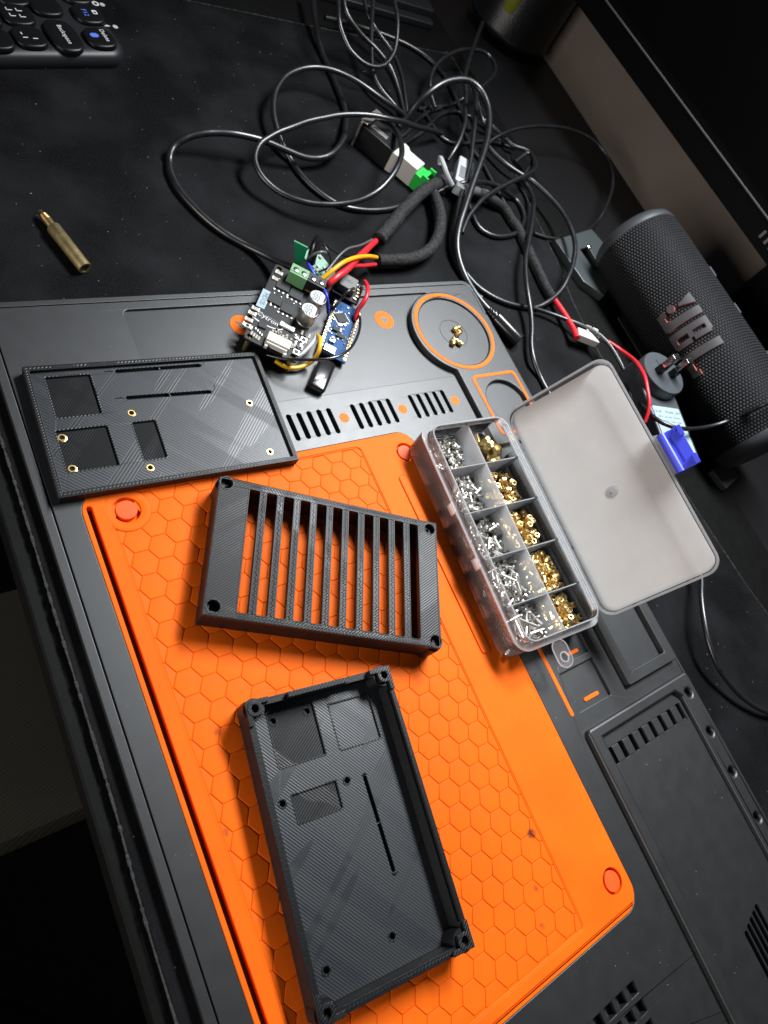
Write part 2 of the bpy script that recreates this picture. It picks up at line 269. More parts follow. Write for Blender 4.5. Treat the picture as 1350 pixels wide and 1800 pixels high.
# ---------------------------------------------------------------- mesh building
class MB:
    def __init__(s): s.v = []; s.f = []; s.uv = None
    def add(s, vs, fs):
        n = len(s.v); s.v += [Vector(v) for v in vs]; s.f += [tuple(i + n for i in f) for f in fs]; return s
    def prism(s, outer, z0, z1, holes=(), top=True, bottom=True, outer0=None):
        loops = [list(outer)] + [list(h) for h in holes]
        tri = tessellate_polygon([[Vector((p[0], p[1], 0)) for p in l] for l in loops])
        flat = [p for l in loops for p in l]; n = len(flat)
        bot = list(flat)
        if outer0: bot[:len(outer)] = list(outer0)
        vs = [(p[0], p[1], z1) for p in flat] + [(p[0], p[1], z0) for p in bot]; fs = []
        if top: fs += [tuple(t) for t in tri]
        if bottom: fs += [tuple(n + i for i in reversed(t)) for t in tri]
        k = 0
        for l in loops:
            for i in range(len(l)):
                a = k + i; b = k + (i + 1) % len(l); fs.append((a, b, n + b, n + a))
            k += len(l)
        return s.add(vs, fs)
    def sheet(s, outer, z, holes=()):
        loops = [list(outer)] + [list(h) for h in holes]
        tri = tessellate_polygon([[Vector((p[0], p[1], 0)) for p in l] for l in loops])
        return s.add([(p[0], p[1], z) for l in loops for p in l], [tuple(t) for t in tri])
    def box(s, c, size, rz=0, mat=None):
        x, y, z = (d / 2 for d in size); r = Matrix.Rotation(rz, 4, 'Z')
        if mat is not None: r = mat
        vs = [Vector(c) + (r @ Vector((a * x, b * y, e * z))) for e in (-1, 1) for a, b in ((-1, -1), (1, -1), (1, 1), (-1, 1))]
        return s.add(vs, [(3, 2, 1, 0), (4, 5, 6, 7), (0, 1, 5, 4), (1, 2, 6, 5), (2, 3, 7, 6), (3, 0, 4, 7)])
    def cyl(s, a, b, r, n=16, r2=None, caps=True):
        a = Vector(a); b = Vector(b); d = (b - a).normalized(); q = d.to_track_quat('Z', 'X'); r2 = r if r2 is None else r2
        vs = []
        for c, rr in ((a, r), (b, r2)):
            vs += [c + q @ Vector((rr * math.cos(6.28318 * i / n), rr * math.sin(6.28318 * i / n), 0)) for i in range(n)]
        fs = [(i, (i + 1) % n, n + (i + 1) % n, n + i) for i in range(n)]
        if caps: fs += [tuple(range(n - 1, -1, -1)), tuple(range(n, 2 * n))]
        return s.add(vs, fs)
    def lathe(s, prof, n=24, M4=None, closed=False):
        vs = []; k = len(prof)
        for r, z in prof: vs += [Vector((r * math.cos(6.28318 * i / n), r * math.sin(6.28318 * i / n), z)) for i in range(n)]
        if M4 is not None: vs = [M4 @ v for v in vs]
        fs = [(j * n + i, j * n + (i + 1) % n, (j + 1) * n + (i + 1) % n, (j + 1) * n + i) for j in range(k - 1) for i in range(n)]
        if closed: fs += [((k - 1) * n + i, (k - 1) * n + (i + 1) % n, (i + 1) % n, i) for i in range(n)]
        else: fs += [tuple(range(n - 1, -1, -1)), tuple((k - 1) * n + i for i in range(n))]
        return s.add(vs, fs)
    def tube(s, pts, r, n=10, rf=None):
        pts = [Vector(p) for p in pts]; k = len(pts); vs = []; up = Vector((0, 0, 1)); prev = None
        for i, p in enumerate(pts):
            t = (pts[min(i + 1, k - 1)] - pts[max(i - 1, 0)]).normalized()
            if prev is None:
                a = t.cross(up if abs(t.z) < .9 else Vector((1, 0, 0))).normalized()
            else: a = (prev - t * prev.dot(t)).normalized()
            prev = a; b = t.cross(a); rr = r if rf is None else r * rf(i, k)
            vs += [p + (a * math.cos(6.28318 * j / n) + b * math.sin(6.28318 * j / n)) * rr for j in range(n)]
        fs = [(i * n + j, i * n + (j + 1) % n, (i + 1) * n + (j + 1) % n, (i + 1) * n + j) for i in range(k - 1) for j in range(n)]
        fs += [tuple(range(n - 1, -1, -1)), tuple((k - 1) * n + j for j in range(n))]
        return s.add(vs, fs)
    def mesh(s, name, material, smooth=35, bevel=0, seg=2, solid=True):
        bm = bmesh.new(); vv = [bm.verts.new(v * S) for v in s.v]
        for f in s.f:
            try: bm.faces.new([vv[i] for i in f])
            except ValueError: pass
        if solid: bmesh.ops.recalc_face_normals(bm, faces=bm.faces)
        if bevel:
            es = [e for e in bm.edges if len(e.link_faces) == 2 and e.calc_face_angle(0) > .6]
            bmesh.ops.bevel(bm, geom=es, offset=bevel * S, segments=seg, profile=.5, affect='EDGES', clamp_overlap=False)
        me = bpy.data.meshes.new(name); bm.to_mesh(me); bm.free()
        if material: me.materials.append(material)
        if smooth:
            for p in me.polygons: p.use_smooth = True
            me.set_sharp_from_angle(angle=R_(smooth))
            if bevel:
                for p in me.polygons:
                    if abs(p.normal.z) > .9998 and p.area > (.3 * S) ** 2: p.use_smooth = False
        return me
    def build(s, name, material, parent=None, smooth=35, bevel=0, seg=2, solid=True, kind=None):
        o = link(name, s.mesh(name, material, smooth, bevel, seg, solid), parent, kind)
        if bevel and smooth:
            wn = o.modifiers.new('normals', 'WEIGHTED_NORMAL'); wn.keep_sharp = True; wn.weight = 80
        return o
def link(name, me, parent=None, kind=None):
    o = bpy.data.objects.new(name, me); COL.objects.link(o)
    if parent: o.parent = parent
    if kind: o['kind'] = kind
    return o
def tag(o, label, cat, group=None):
    o['label'] = label; o['category'] = cat
    if group: o['group'] = group
    return o
def thing(name, label, cat, loc=(0, 0, 0), rz=0, group=None, rot=None):
    o = bpy.data.objects.new(name, None); COL.objects.link(o); o.empty_display_size = .01
    o.location = Vector(loc) * S; o.rotation_euler = rot if rot else (0, 0, rz); return tag(o, label, cat, group)
def rrect(x0, y0, x1, y1, r=.1, n=5):
    out = []
    for cx, cy, a in ((x1 - r, y0 + r, -90), (x1 - r, y1 - r, 0), (x0 + r, y1 - r, 90), (x0 + r, y0 + r, 180)):
        out += [(cx + r * math.cos(R_(a + 90 * i / n)), cy + r * math.sin(R_(a + 90 * i / n))) for i in range(n + 1)]
    return out
def circ(cx, cy, r, n=32, a0=0): return [(cx + r * math.cos(a0 + 6.2831853 * i / n), cy + r * math.sin(a0 + 6.2831853 * i / n)) for i in range(n)]
def capsule(a, b, r, n=6):
    a = Vector(a[:2]); b = Vector(b[:2]); t = math.atan2(b.y - a.y, b.x - a.x)
    return [(b.x + r * math.cos(t - 1.5708 + 3.14159 * i / n), b.y + r * math.sin(t - 1.5708 + 3.14159 * i / n)) for i in range(n + 1)] + \
           [(a.x + r * math.cos(t + 1.5708 + 3.14159 * i / n), a.y + r * math.sin(t + 1.5708 + 3.14159 * i / n)) for i in range(n + 1)]
def text(name, body, size, material, parent, M4, extrude=.004, align='CENTER', sx=1.0, spacing=1.0):
    cu = bpy.data.curves.new(name, 'FONT'); cu.body = body; cu.size = size; cu.align_x = align; cu.align_y = 'CENTER'; cu.extrude = extrude; cu.resolution_u = 3; cu.space_character = spacing
    o = bpy.data.objects.new(name, cu); COL.objects.link(o); bpy.context.view_layer.update()
    me = bpy.data.meshes.new_from_object(o.evaluated_get(bpy.context.evaluated_depsgraph_get()))
    bpy.data.objects.remove(o); bpy.data.curves.remove(cu)
    for v in me.vertices:
        c = v.co.copy(); c.x *= sx; v.co = (M4 @ c) * S
    me.materials.clear(); me.materials.append(material); me.name = name
    return link(name, me, parent)
def T(x, y, z, rz=0): return Matrix.Translation((x, y, z)) @ Matrix.Rotation(rz, 4, 'Z')
def smooth_path(pts, step=.35):
    pts = [Vector(p) for p in pts]; out = []
    for i in range(len(pts) - 1):
        p0 = pts[max(i - 1, 0)]; p1 = pts[i]; p2 = pts[i + 1]; p3 = pts[min(i + 2, len(pts) - 1)]
        n = max(2, int((p2 - p1).length / step))
        for k in range(n):
            t = k / n; out.append(.5 * ((2 * p1) + (p2 - p0) * t + (2 * p0 - 5 * p1 + 4 * p2 - p3) * t * t + (3 * p1 - p0 - 3 * p2 + p3) * t ** 3))
    out.append(pts[-1]); return out
class Frame:
    """best rectangle through four pixel corners (TL, TR, BR, BL) at height z, and pixel -> local coordinates"""
    def __init__(s, px, z, w=None, h=None):
        q = [P(*p, z).to_2d() for p in px]; s.z = z; s.c = sum(q, Vector((0, 0))) / 4
        e = (q[1] - q[0] + q[2] - q[3]) / 2; g = (q[0] - q[3] + q[1] - q[2]) / 2
        s.w = w or e.length; s.h = h or g.length
        s.a = (math.atan2(e.y, e.x) + math.atan2(-g.x, g.y)) / 2
    def loc(s, x, y, z=None):
        p = P(x, y, s.z if z is None else z).to_2d() - s.c; ca, sa = math.cos(s.a), math.sin(s.a)
        return (p.x * ca + p.y * sa, -p.x * sa + p.y * ca)
    def rect(s, px, z=None):
        q = [s.loc(*p, z) for p in px]; xs = sorted(p[0] for p in q); ys = sorted(p[1] for p in q); n = len(q) // 2
        return (sum(xs[:n]) / n, sum(ys[:n]) / n, sum(xs[-n:]) / n, sum(ys[-n:]) / n)
# ================================================================ the setting
PZ = -.45            # top of the cloth pad
DZ = -.75            # top of the desk
d = MB(); d.box((6.6, 10, DZ - 1.2), (44.6, 110, 2.4)); o = d.build('desk', M['desk'], bevel=.12, kind='structure')
d = MB(); d.box((36, 20, -2.2), (13.4, 130, 1.2)); d.build('desk_back_panel', M['black'], kind='structure')
d = MB(); d.box((43.2, 20, 0), (1.0, 200, 160)); d.build('wall', M['wall'], kind='structure')
d = MB(); d.box((0, 10, -66.5), (200, 220, 1)); d.build('floor', M['floor'], kind='structure')
# cloth pad with frayed stitched edge
padR = [(24.55, -4.12), (24.12, -1.13), (23.45, 8), (23.31, 15.99), (23.75, 21.0), (24.6, 24.6), (25.3, 29.41), (26.5, 37.29), (26.9, 46.9), (26.4, 47.5)]
padL = [(-15.0, 47.8), (-15.02, 40), (-14.97, 30), (-14.92, 20), (-14.9, 13), (-14.93, 8.6), (-14.95, 2), (-15.05, -1.2), (-15.1, -5.5), (-15.1, -24)]
outl = padR + [(20.8, 47.55), (11, 47.7), (3.5, 47.83), (-6, 47.9)] + padL + [(24.9, -24)]
pad = thing('desk_pad', 'large black cloth desk pad under the repair mat and the cables, with a stitched edge', 'desk pad', (0, 0, PZ))
d = MB(); d.prism(outl, -.29, 0); d.build('cloth', M['cloth'], pad, bevel=.06)
def stitch(path, r=.04):
    pts = smooth_path([(p[0], p[1], 0.0) for p in path], .22); mb = MB()
    for i in range(len(pts) - 1):
        a, b = pts[i], pts[i + 1]; t = (b - a).normalized(); nn = Vector((-t.y, t.x, 0)); j = random.uniform(.6, 1.5)
        mb.add([a - nn * r * j + Vector((0, 0, .004)), b - nn * r * j + Vector((0, 0, .004)), b + nn * r * j + Vector((0, 0, .018)), a + nn * r * j + Vector((0, 0, .018)), (a + b) / 2 + Vector((0, 0, .03 * j))],
               [(0, 1, 4), (1, 2, 4), (2, 3, 4), (3, 0, 4)])
    return mb
mb = MB()
for seg in (padR, [(26.4, 47.5), (20.8, 47.55), (11, 47.7), (3.5, 47.83), (-6, 47.9)], padL):
    q = stitch(seg); mb.add(q.v, q.f)
mb.build('stitched_edge', M['stitch'], pad, smooth=0, kind='stuff', solid=False)

# chair cushion under the front edge of the desk
def cushion(name, label, outline, z, th, loc):
    t = thing(name, label, 'chair seat', loc); d = MB(); k = len(outline)
    cx = sum(p[0] for p in outline) / k; cy = sum(p[1] for p in outline) / k
    rings = [(1.0, -th), (1.02, -th * .6), (1.0, -th * .25), (.95, -.05), (.86, .12), (.5, .3), (.1, .35)]; vs = []; fs = []
    for s_, zz in rings: vs += [(cx + (p[0] - cx) * s_, cy + (p[1] - cy) * s_, zz) for p in outline]
    for j in range(len(rings) - 1): fs += [(j * k + i, j * k + (i + 1) % k, (j + 1) * k + (i + 1) % k, (j + 1) * k + i) for i in range(k)]
    fs.append(tuple((len(rings) - 1) * k + i for i in range(k))); d.add(vs, fs); d.build('cushion', M['seat'], t); return t, d
seat_t, _ = cushion('chair_seat', 'dark olive fabric chair seat below the left edge of the desk', rrect(-14, -5.6, 14, 5.9, 2.2, 8), 0, 5, (-26, 7.6, -9))
d = MB(); d.tube(smooth_path([(13.8 * math.cos(a) * .97, 5.3 * math.sin(a), -.8) for a in [R_(x) for x in range(-60, 61, 10)]], .5), .16, 8); d.build('piping', M['seat'], seat_t)
d = MB(); d.cyl((0, 0, -57), (0, 0, -5), 1.6, 20); d.build('pedestal', M['black'], seat_t)
t = thing('trouser_leg', 'very dark fabric folded low beside the chair seat, in shadow', 'fabric', (-26, -8, -14))
d = MB(); d.tube(smooth_path([(-9, 8, 0), (-2, 5, 1.0), (3, 1, .8), (6, -5, -1), (7, -12, -5), (7, -20, -52)], .8), 5.2, 20, rf=lambda i, k: .75 + .25 * math.sin(3.1 * i / k)); d.build('fabric', M['seat'], t)

# ================================================================ repair mat
MX0, MX1, MY0, MY1 = -14.36, 14.32, -23.0, 23.22
rm = thing('repair_mat', 'large dark grey silicone repair mat with a raised orange work area and moulded trays', 'repair mat', (0, 0, 0))
RZ = .35
OX0, OX1, OY0, OY1 = -12.95, 4.12, -11.68, 13.36
holes = []; floors = []
def recess(loop, depth): holes.append(loop); floors.append((loop, depth))
holes.append(rrect(OX0 - .02, OY0 - .02, OX1 + .02, OY1 + .02, .95, 8))
BAS = rrect(-8.4, 16.28, 10.5, 22.42, .35, 6); holes.append(BAS)
# vents: five groups of five
vents = []
for x0 in (-9.9, -6.2, -2.45, 1.35, 5.22):
    for k in range(5): vents.append(capsule((x0 + k * .583 + .06, 14.08), (x0 + k * .583 + .06, 15.36), .125))
holes += vents
# shallow pockets
recess(rrect(5.9, -3.46, 8.48, -1.42, .12), .18); recess(rrect(5.9, -1.08, 8.5, 3.2, .12), .18); recess(rrect(5.9, 4.2, 8.5, 8.2, .12), .18)
for r in range(6):
    for k in range(12):
        x = 1.62 - .725 * k + (.0 if r % 2 == 0 else .03); y = -13.98 - .74 * r
        if x > -6: holes.append(rrect(x - .26, y - .24, x + .26, y + .24, .04, 2))
lad = []
for k in range(8):
    x = 6.58 + k * (12.34 - 6.58) / 7; lad.append(rrect(x - .15, -6.36, x + .15, -5.52, .02, 2))
sl = [capsule((9.05 + k * .36, -15.7 + .12 * k), (9.05 + k * .36, -18.2 + .12 * k), .14) for k in range(5)]
holes += lad + sl
d = MB()
d.prism(rrect(MX0 + .42, MY0 + .42, MX1 - .22, MY1 - .34, .5), -.40, 0, holes, bottom=False)
d.prism(rrect(MX0, MY0, MX1, MY1, .7, 6), -.40, -.02, [rrect(MX0 + .36, MY0 + .36, MX1 - .16, MY1 - .28, .55, 6)], bottom=False)
d.build('base_plate', M['rubber'], rm, bevel=.025)
d = MB(); d.prism(rrect(MX0, MY0, MX1, MY1, .7, 6), PZ + .001, -.395); d.build('underside', M['rubber'], rm)
for loop, dep in floors:
    d = MB(); d.prism(loop, -.394, -dep, bottom=False); d.build('recess_floor', M['rubber'], rm)
d = MB(); d.prism(BAS, -.394, -.11, bottom=False)
for v in d.v:
    if v.z > -.2: v.z = -.012 - .135 * max(0, min(1, (v.y - 16.3) / 6.1))
d.build('basin_floor', M['rubber'], rm, smooth=0)
# raised seam between basin and vents, long pencil groove of the basin edge

# raised plates along the right side
c1 = at((10.95, 19.4), RZ)
def plate(name, outline, hs, fl, z=RZ, bevel=.07, zb=-.02):
    d = MB(); d.prism(outline, zb, z, hs, bottom=False); o = d.build(name, M['rubber'], rm, bevel=bevel, seg=3)
    for lp, dz in fl:
        d = MB(); d.prism(lp, zb, dz, bottom=False); d.build('recess_floor', M['rubber'], rm)
    return o
R1 = 3.02
arc = []
a0 = math.atan2(-math.sqrt(R1 ** 2 - 1.36 ** 2), -1.36)
for i in range(25):
    a = a0 - (a0 + 2 * math.pi - R_(62)) * i / 24; arc.append((c1[0] + R1 * math.cos(a), c1[1] + R1 * math.sin(a)))
p1 = arc + [(12.6, 21.95), (13.7, 20.6), (13.88, 19.0), (13.88, 11.2), (c1[0] - 1.36, 11.2)]
ringh = circ(c1[0], c1[1], 2.50, 48); sqc = (11.72, 13.95)
sqo = rrect(9.92, 11.75, 13.48, 15.86, .35); sqh = circ(sqc[0] + .05, sqc[1] - .15, 1.55, 40)
plate('raised_plate', p1, [ringh, sqh], [(ringh, RZ - .14), (sqh, RZ - .27)])
d = MB(); d.prism(circ(c1[0], c1[1], 2.83, 56), RZ - .02, RZ + .035, [circ(c1[0], c1[1], 2.60, 56)]); d.build('orange_ring', M['orange_trim'], rm, bevel=.015)
d = MB(); d.prism(rrect(9.90, 11.72, 13.50, 15.88, .36), RZ - .02, RZ + .035, [rrect(10.10, 11.92, 13.30, 15.68, .22)]); d.build('orange_frame', M['orange_trim'], rm, bevel=.015)
cc = P(798, 588, RZ - .14); d = MB(); d.prism(circ(c1[0] - .05, c1[1] - .05, .98, 40), RZ - .14, RZ - .128, [circ(c1[0] - .05, c1[1] - .05, .95, 40)]); d.build('centre_line', M['black'], rm)
# square magnet tray
bx = rrect(10.15, -2.9, 13.18, 4.3, .12)
plate('raised_plate', rrect(9.62, -3.5, 13.86, 10.6, .12), [bx], [(bx, .012)], bevel=.04)
# long low tray, lower right
tin = [(6.35, -22.6), (12.80, -22.6), (12.80, -5.3), (12.45, -4.92), (6.35, -4.92)]
hs3 = [circ(*at((13.74, y), RZ), .235, 20) for y in (-5.39, -7.62, -9.84, -12.31, -14.6, -16.9)]
plate('raised_plate', rrect(5.62, -22.7, 14.0, -4.30, .22), [tin] + hs3, [], bevel=.13)
d = MB()
d.prism(tin, -.02, .04, lad + sl, bottom=False); d.build('recess_floor', M['rubber'], rm, bevel=.012)
for k in range(7):
    x = 6.58 + (k + .5) * (12.34 - 6.58) / 7; d = MB(); d.prism(rrect(x - .245, -6.33, x + .245, -5.55, .03, 2), -.01, .10); d.build('ladder_block', M['rubber'], rm, bevel=.012)
for x in (6.30, 12.56):
    d = MB(); d.prism(rrect(x - .06, -6.4, x + .06, -5.48, .02, 2), -.01, .12); d.build('ladder_end', M['rubber'], rm, bevel=.012)
for zc, yy in ((0, -3.86), ):
    d = MB(); d.prism(rrect(9.7, yy - .03, 13.9, yy + .03, .02, 2), -.02, .025); d.build('seam', M['rubber'], rm)
# orange trim pieces
def trim(loop, name='orange_trim', z0=-.3, z1=.03, mt='orange_trim'):
    d = MB(); d.prism(loop, z0, z1); return d.build(name, M[mt], rm, bevel=.02)
trim(capsule((5.47, -3.34), (5.47, 8.4), .115), 'orange_bar')
for a, b in (((7.2, -.76), (7.85, -.76)), ((6.83, -3.08), (7.75, -3.08)), ((7.2, 4.5), (7.85, 4.5))): trim(capsule(a, b, .10), 'orange_bar', -.3, -.11)
for p in ((.64, 14.77), (4.42, 14.69), (8.22, 14.66), (-3.1, 14.8)): trim(circ(p[0], p[1], .29, 24), 'orange_dot', -.2, .012)
for p, a in (((6.24, 20.70), 0), ((-2.66, 21.1), 0)):
    ar = [(p[0] + x, p[1] + y) for x, y in ((-.32, .33), (-.02, -.36), (.34, .16), (.02, .10))]
    trim(circ(p[0], p[1], .63, 36), 'orange_disc', -.3, -.085)
    d = MB(); d.prism(ar, -.086, -.078); d.build('arrow_mark', M['rubber'], rm)
for px in (((577, 671), (567, 660), (596, 686)),):
    pass
d = MB()
for a, b, c, e in (((577, 670), (585, 668), (597, 684), (589, 687)), ((432, 530), (438, 529), (449, 539), (445, 542)), ((486, 626), (520, 640), (516, 646), (482, 632))):
    d.prism([tuple(P(*q, -.11)[:2]) for q in (a, b, c, e)], -.3, -.085)
d.build('dark_slot', M['ink'], rm)

# ---- orange work area
HX0, HX1, HY0, HY1 = -12.02, .76, -11.02, 13.02
oh = [rrect(HX0, HY0, HX1, HY1, .35), rrect(-12.76, -11.2, -12.53, 12.75, .08, 3), rrect(-11.9, -11.5, 3.7, -11.445, .02, 2)]
btn = [(-11.27, 12.27), (3.27, 12.15), (3.2, -10.27)]
oh += [circ(bx_, by_, .545, 36) for bx_, by_ in btn[1:]]
d = MB(); d.prism(rrect(OX0, OY0, OX1, OY1, .93, 8), -.40, .03, oh, bottom=False); d.build('orange_panel', M['orange'], rm, bevel=.035, seg=3)
d = MB(); d.prism(rrect(OX0 + .5, OY0 + .1, OX1 - .1, OY1 - .1, .8, 8), -.399, -.080, [circ(b_[0], b_[1], .56, 36) for b_ in btn]); d.build('orange_floor', M['orange'], rm)
d = MB(); d.lathe([(.575, -.12), (.575, -.005), (.595, .015), (.93, .015), (.965, .0), (.98, -.04), (.98, -.12)], 48, T(-11.27, 12.27, 0), closed=True); d.build('orange_boss', M['orange'], rm, smooth=50)
for bx_, by_ in btn:
    d = MB(); d.prism(circ(bx_, by_, .55, 36), -.39, -.24); d.build('magnet_well', M['orange'], rm)
    d = MB(); d.prism(circ(bx_, by_, .43, 36), -.3, .03 if bx_ < 0 else -.005); d.build('magnet_cover', M['orange_disc'], rm, bevel=.02)
d = MB(); d.prism(rrect(2.1, 1.0, 2.62, 10.9, .2, 5), .028, .085); d.build('orange_ridge', M['orange'], rm, bevel=.05, seg=3)
d = MB(); d.tube([(HX0 + .02, HY0, -.06), (HX0 + .02, HY1, -.06)], .07, 8); d.tube([(HX0, HY0 + .02, -.06), (HX1, HY0 + .02, -.06)], .07, 8); d.tube([(HX1 - .01, HY0, -.06), (HX1 - .01, HY1, -.06)], .06, 8); d.tube([(HX0, HY1 - .02, -.06), (HX1, HY1 - .02, -.06)], .06, 8)
d.build('fillet', M['orange'], rm, smooth=80)
# hexagon tiles
def clip(poly, x0, y0, x1, y1):
    def cut(pl, ins, inter):
        out = []
        for i in range(len(pl)):
            a, b = pl[i], pl[(i + 1) % len(pl)]
            if ins(a): out.append(a)
            if ins(a) != ins(b): out.append(inter(a, b))
        return out
    lx = lambda X: (lambda a, b: (X, a[1] + (b[1] - a[1]) * (X - a[0]) / (b[0] - a[0])))
    ly = lambda Y: (lambda a, b: (a[0] + (b[0] - a[0]) * (Y - a[1]) / (b[1] - a[1]), Y))
    for ins, it in ((lambda p: p[0] >= x0, lx(x0)), (lambda p: p[0] <= x1, lx(x1)), (lambda p: p[1] >= y0, ly(y0)), (lambda p: p[1] <= y1, ly(y1))):
        if poly: poly = cut(poly, ins, it)
    return poly
AY = 1.0354
HEX = [(.5774 * math.cos(R_(60 * k)) * .970, .5774 * math.sin(R_(60 * k)) * AY * .970) for k in range(6)]
def tile(mb, poly, cx=0, cy=0):
    k = len(poly); gx = sum(p[0] for p in poly) / k; gy = sum(p[1] for p in poly) / k
    def inset(f): return [(gx + (p[0] - gx) * f - cx, gy + (p[1] - gy) * f - cy) for p in poly]
    a, b, c = inset(1.0), inset(.975), inset(.93)
    vs = [(p[0], p[1], -.081) for p in a] + [(p[0], p[1], -.054) for p in a] + [(p[0], p[1], -.044) for p in b] + [(p[0], p[1], -.041) for p in c]
    fs = [tuple(3 * k + i for i in range(k))]
    for j in range(3): fs += [(j * k + i, j * k + (i + 1) % k, (j + 1) * k + (i + 1) % k, (j + 1) * k + i) for i in range(k)]
    mb.add(vs, fs)
mb = MB(); tile(mb, HEX); hexme = mb.mesh('hex_tile', M['orange'], 40)
hidden = MB(); nt_ = 0
def inquad(p, q):
    s_ = [(q[(i + 1) % 4][0] - q[i][0]) * (p[1] - q[i][1]) - (q[(i + 1) % 4][1] - q[i][1]) * (p[0] - q[i][0]) for i in range(4)]
    return all(v > .55 for v in s_) or all(v < -.55 for v in s_)
covers = [[P(*p, .3)[:2] for p in q] for q in (((33, 640), (450, 622), (531, 812), (105, 870)), ((440, 1232), (684, 1172), (838, 1667), (590, 1790)))]
for j in range(-16, 3):
    for i in range(-26, 30):
        x = .8660254 * j; y = (-i - .5 * j) * AY
        if not (HX0 - .5 < x < HX1 + .5 and HY0 - .5 < y < HY1 + .5): continue
        if math.hypot(x + 11.27, y - 12.27) < .75: continue
        full = HX0 + .62 < x < HX1 - .6 and HY0 + .62 < y < HY1 - .62
        poly = [(x + p[0], y + p[1]) for p in HEX]
        if not full: poly = clip(poly, HX0 + .06, HY0 + .08, HX1 - .05, HY1 - .06)
        if len(poly) < 3: continue
        ar = abs(sum(poly[k][0] * poly[(k + 1) % len(poly)][1] - poly[(k + 1) % len(poly)][0] * poly[k][1] for k in range(len(poly)))) / 2
        if ar < .03: continue
        if any(inquad((x, y), q) for q in covers): tile(hidden, poly); continue
        if full: o = link('hex_tile', hexme, rm); o.location = (x * S, y * S, 0)
        else: mb = MB(); tile(mb, poly, x, y); o = mb.build('hex_tile', M['orange'], rm, smooth=40); o.location = (x * S, y * S, 0)
        nt_ += 1
hidden.build('covered_hex_tiles', M['orange'], rm, kind='stuff')
print('TILES', nt_)
# faint moulded lettering on the plain orange strip
for body, px, pz in (('FULL', (868, 1190), .40), ('SAFO G', (930, 1240), .42), ('REPEATEF', (903, 1260), .42), ('CEDUCE', (952, 1360), .46)):
    p = P(*px, .03); text('moulded_text', body, pz, M['orange'], rm, T(p.x, p.y, .026, R_(-90)), .007, spacing=1.35)
# dust specks
mb = MB()
for k in range(150):
    x, y = random.uniform(-14, 14), random.uniform(-18, 23)
    if OX0 - .1 < x < OX1 + .1 and OY0 - .1 < y < OY1 + .1: continue
    r = random.uniform(.012, .03); z = .012
    if x > 5.6 and y < -4.9: z = .052
    if x > 9.4 and y > -3.5: continue
    if -8.3 < x < 10.4 and 16.3 < y < 22.4: z = -.1
    mb.add([(x + r * random.uniform(.6, 1.6) * math.cos(a), y + r * math.sin(a), z) for a in (0, 1.6, 3.1, 4.7)] + [(x, y, z + r)], [(0, 1, 4), (1, 2, 4), (2, 3, 4), (3, 0, 4)])
o = mb.build('dust', M['dust'], None, smooth=0, kind='stuff', solid=False)
# ================================================================ printed enclosure parts
def insert_mb(r=.19, h=.25, hole=.11, n=18):
    mb = MB(); vs = []
    prof = [(hole, 0), (hole, h), (r * .82, h), (r * .84, h * .86), (r, h * .82), (r, h * .55), (r * .86, h * .5), (r * .86, h * .42), (r, h * .37), (r, h * .1), (r * .85, 0)]
    k = len(prof)
    for q, (rr, z) in enumerate(prof):
        for i in range(n):
            kk = rr * (1.06 if (i % 2 == 0 and rr >= r * .99) else 1.0); vs.append((kk * math.cos(6.28318 * i / n), kk * math.sin(6.28318 * i / n), z))
    fs = [(j * n + i, j * n + (i + 1) % n, ((j + 1) % k) * n + (i + 1) % n, ((j + 1) % k) * n + i) for j in range(k) for i in range(n)]
    return mb.add(vs, fs)
INS = insert_mb().mesh('brass_insert', M['brass'], 30)
def ringwall(w, h, t, z0, z1, name, parent, mt, bevel=.03, r=.06):
    d = MB(); d.prism(rrect(-w / 2, -h / 2, w / 2, h / 2, r, 3), z0, z1, [rrect(-w / 2 + t, -h / 2 + t, w / 2 - t, h / 2 - t, r, 3)]); return d.build(name, M[mt], parent, bevel=bevel)

# --- shallow lid with brass inserts
F1 = Frame(((33, 640), (450, 622), (531, 812), (105, 870)), .5)
t1 = thing('enclosure_plate', 'shallow black printed lid lying floor up with six brass inserts and three square pockets', '3d printed part', (F1.c.x, F1.c.y, .04), F1.a)
w, h = F1.w, F1.h; fz = .30
ringwall(w, h, .24, 0, .47, 'rim', t1, 'wallp', .035)
d = MB(); d.prism(rrect(-w / 2 + .10, -h / 2 + .10, w / 2 - .10, h / 2 - .10, .05, 2), .462, .476, [rrect(-w / 2 + .15, -h / 2 + .15, w / 2 - .15, h / 2 - .15, .05, 2)]); d.build('rim_bead', M['print2'], t1)
pk = [F1.rect(q, fz) for q in (((78, 664), (158, 659.5), (181, 730), (99, 733.5)), ((97, 757), (190, 750), (209, 818), (118, 831.5)), ((231, 743), (272, 739.5), (296, 805), (253.5, 809.5)))]
gr = []
for a, b in (((206, 653.5), (350, 643)), ((225, 700), (368, 689.5))):
    p, q = F1.loc(*a, fz), F1.loc(*b, fz); gr.append((p, q))
ih = [F1.loc(*p, fz) for p in ((231, 727), (109, 769), (127, 823.6), (264, 823), (438, 709.5), (474, 795))]
hl = [rrect(*q, .05, 2) for q in pk] + [capsule(a, b, .10) for a, b in gr] + [circ(p[0], p[1], .17, 16) for p in ih if not (pk[1][0] < p[0] < pk[1][2] and pk[1][1] < p[1] < pk[1][3])]
d = MB(); d.prism(rrect(-w / 2 + .241, -h / 2 + .241, w / 2 - .241, h / 2 - .241, .05, 2), .07, fz, hl); d.build('floor_plate', M['print'], t1, bevel=.012)
d = MB(); d.prism(rrect(-w / 2 + .242, -h / 2 + .242, w / 2 - .242, h / 2 - .242, .05, 2), .001, .068); d.build('under_plate', M['ink'], t1)
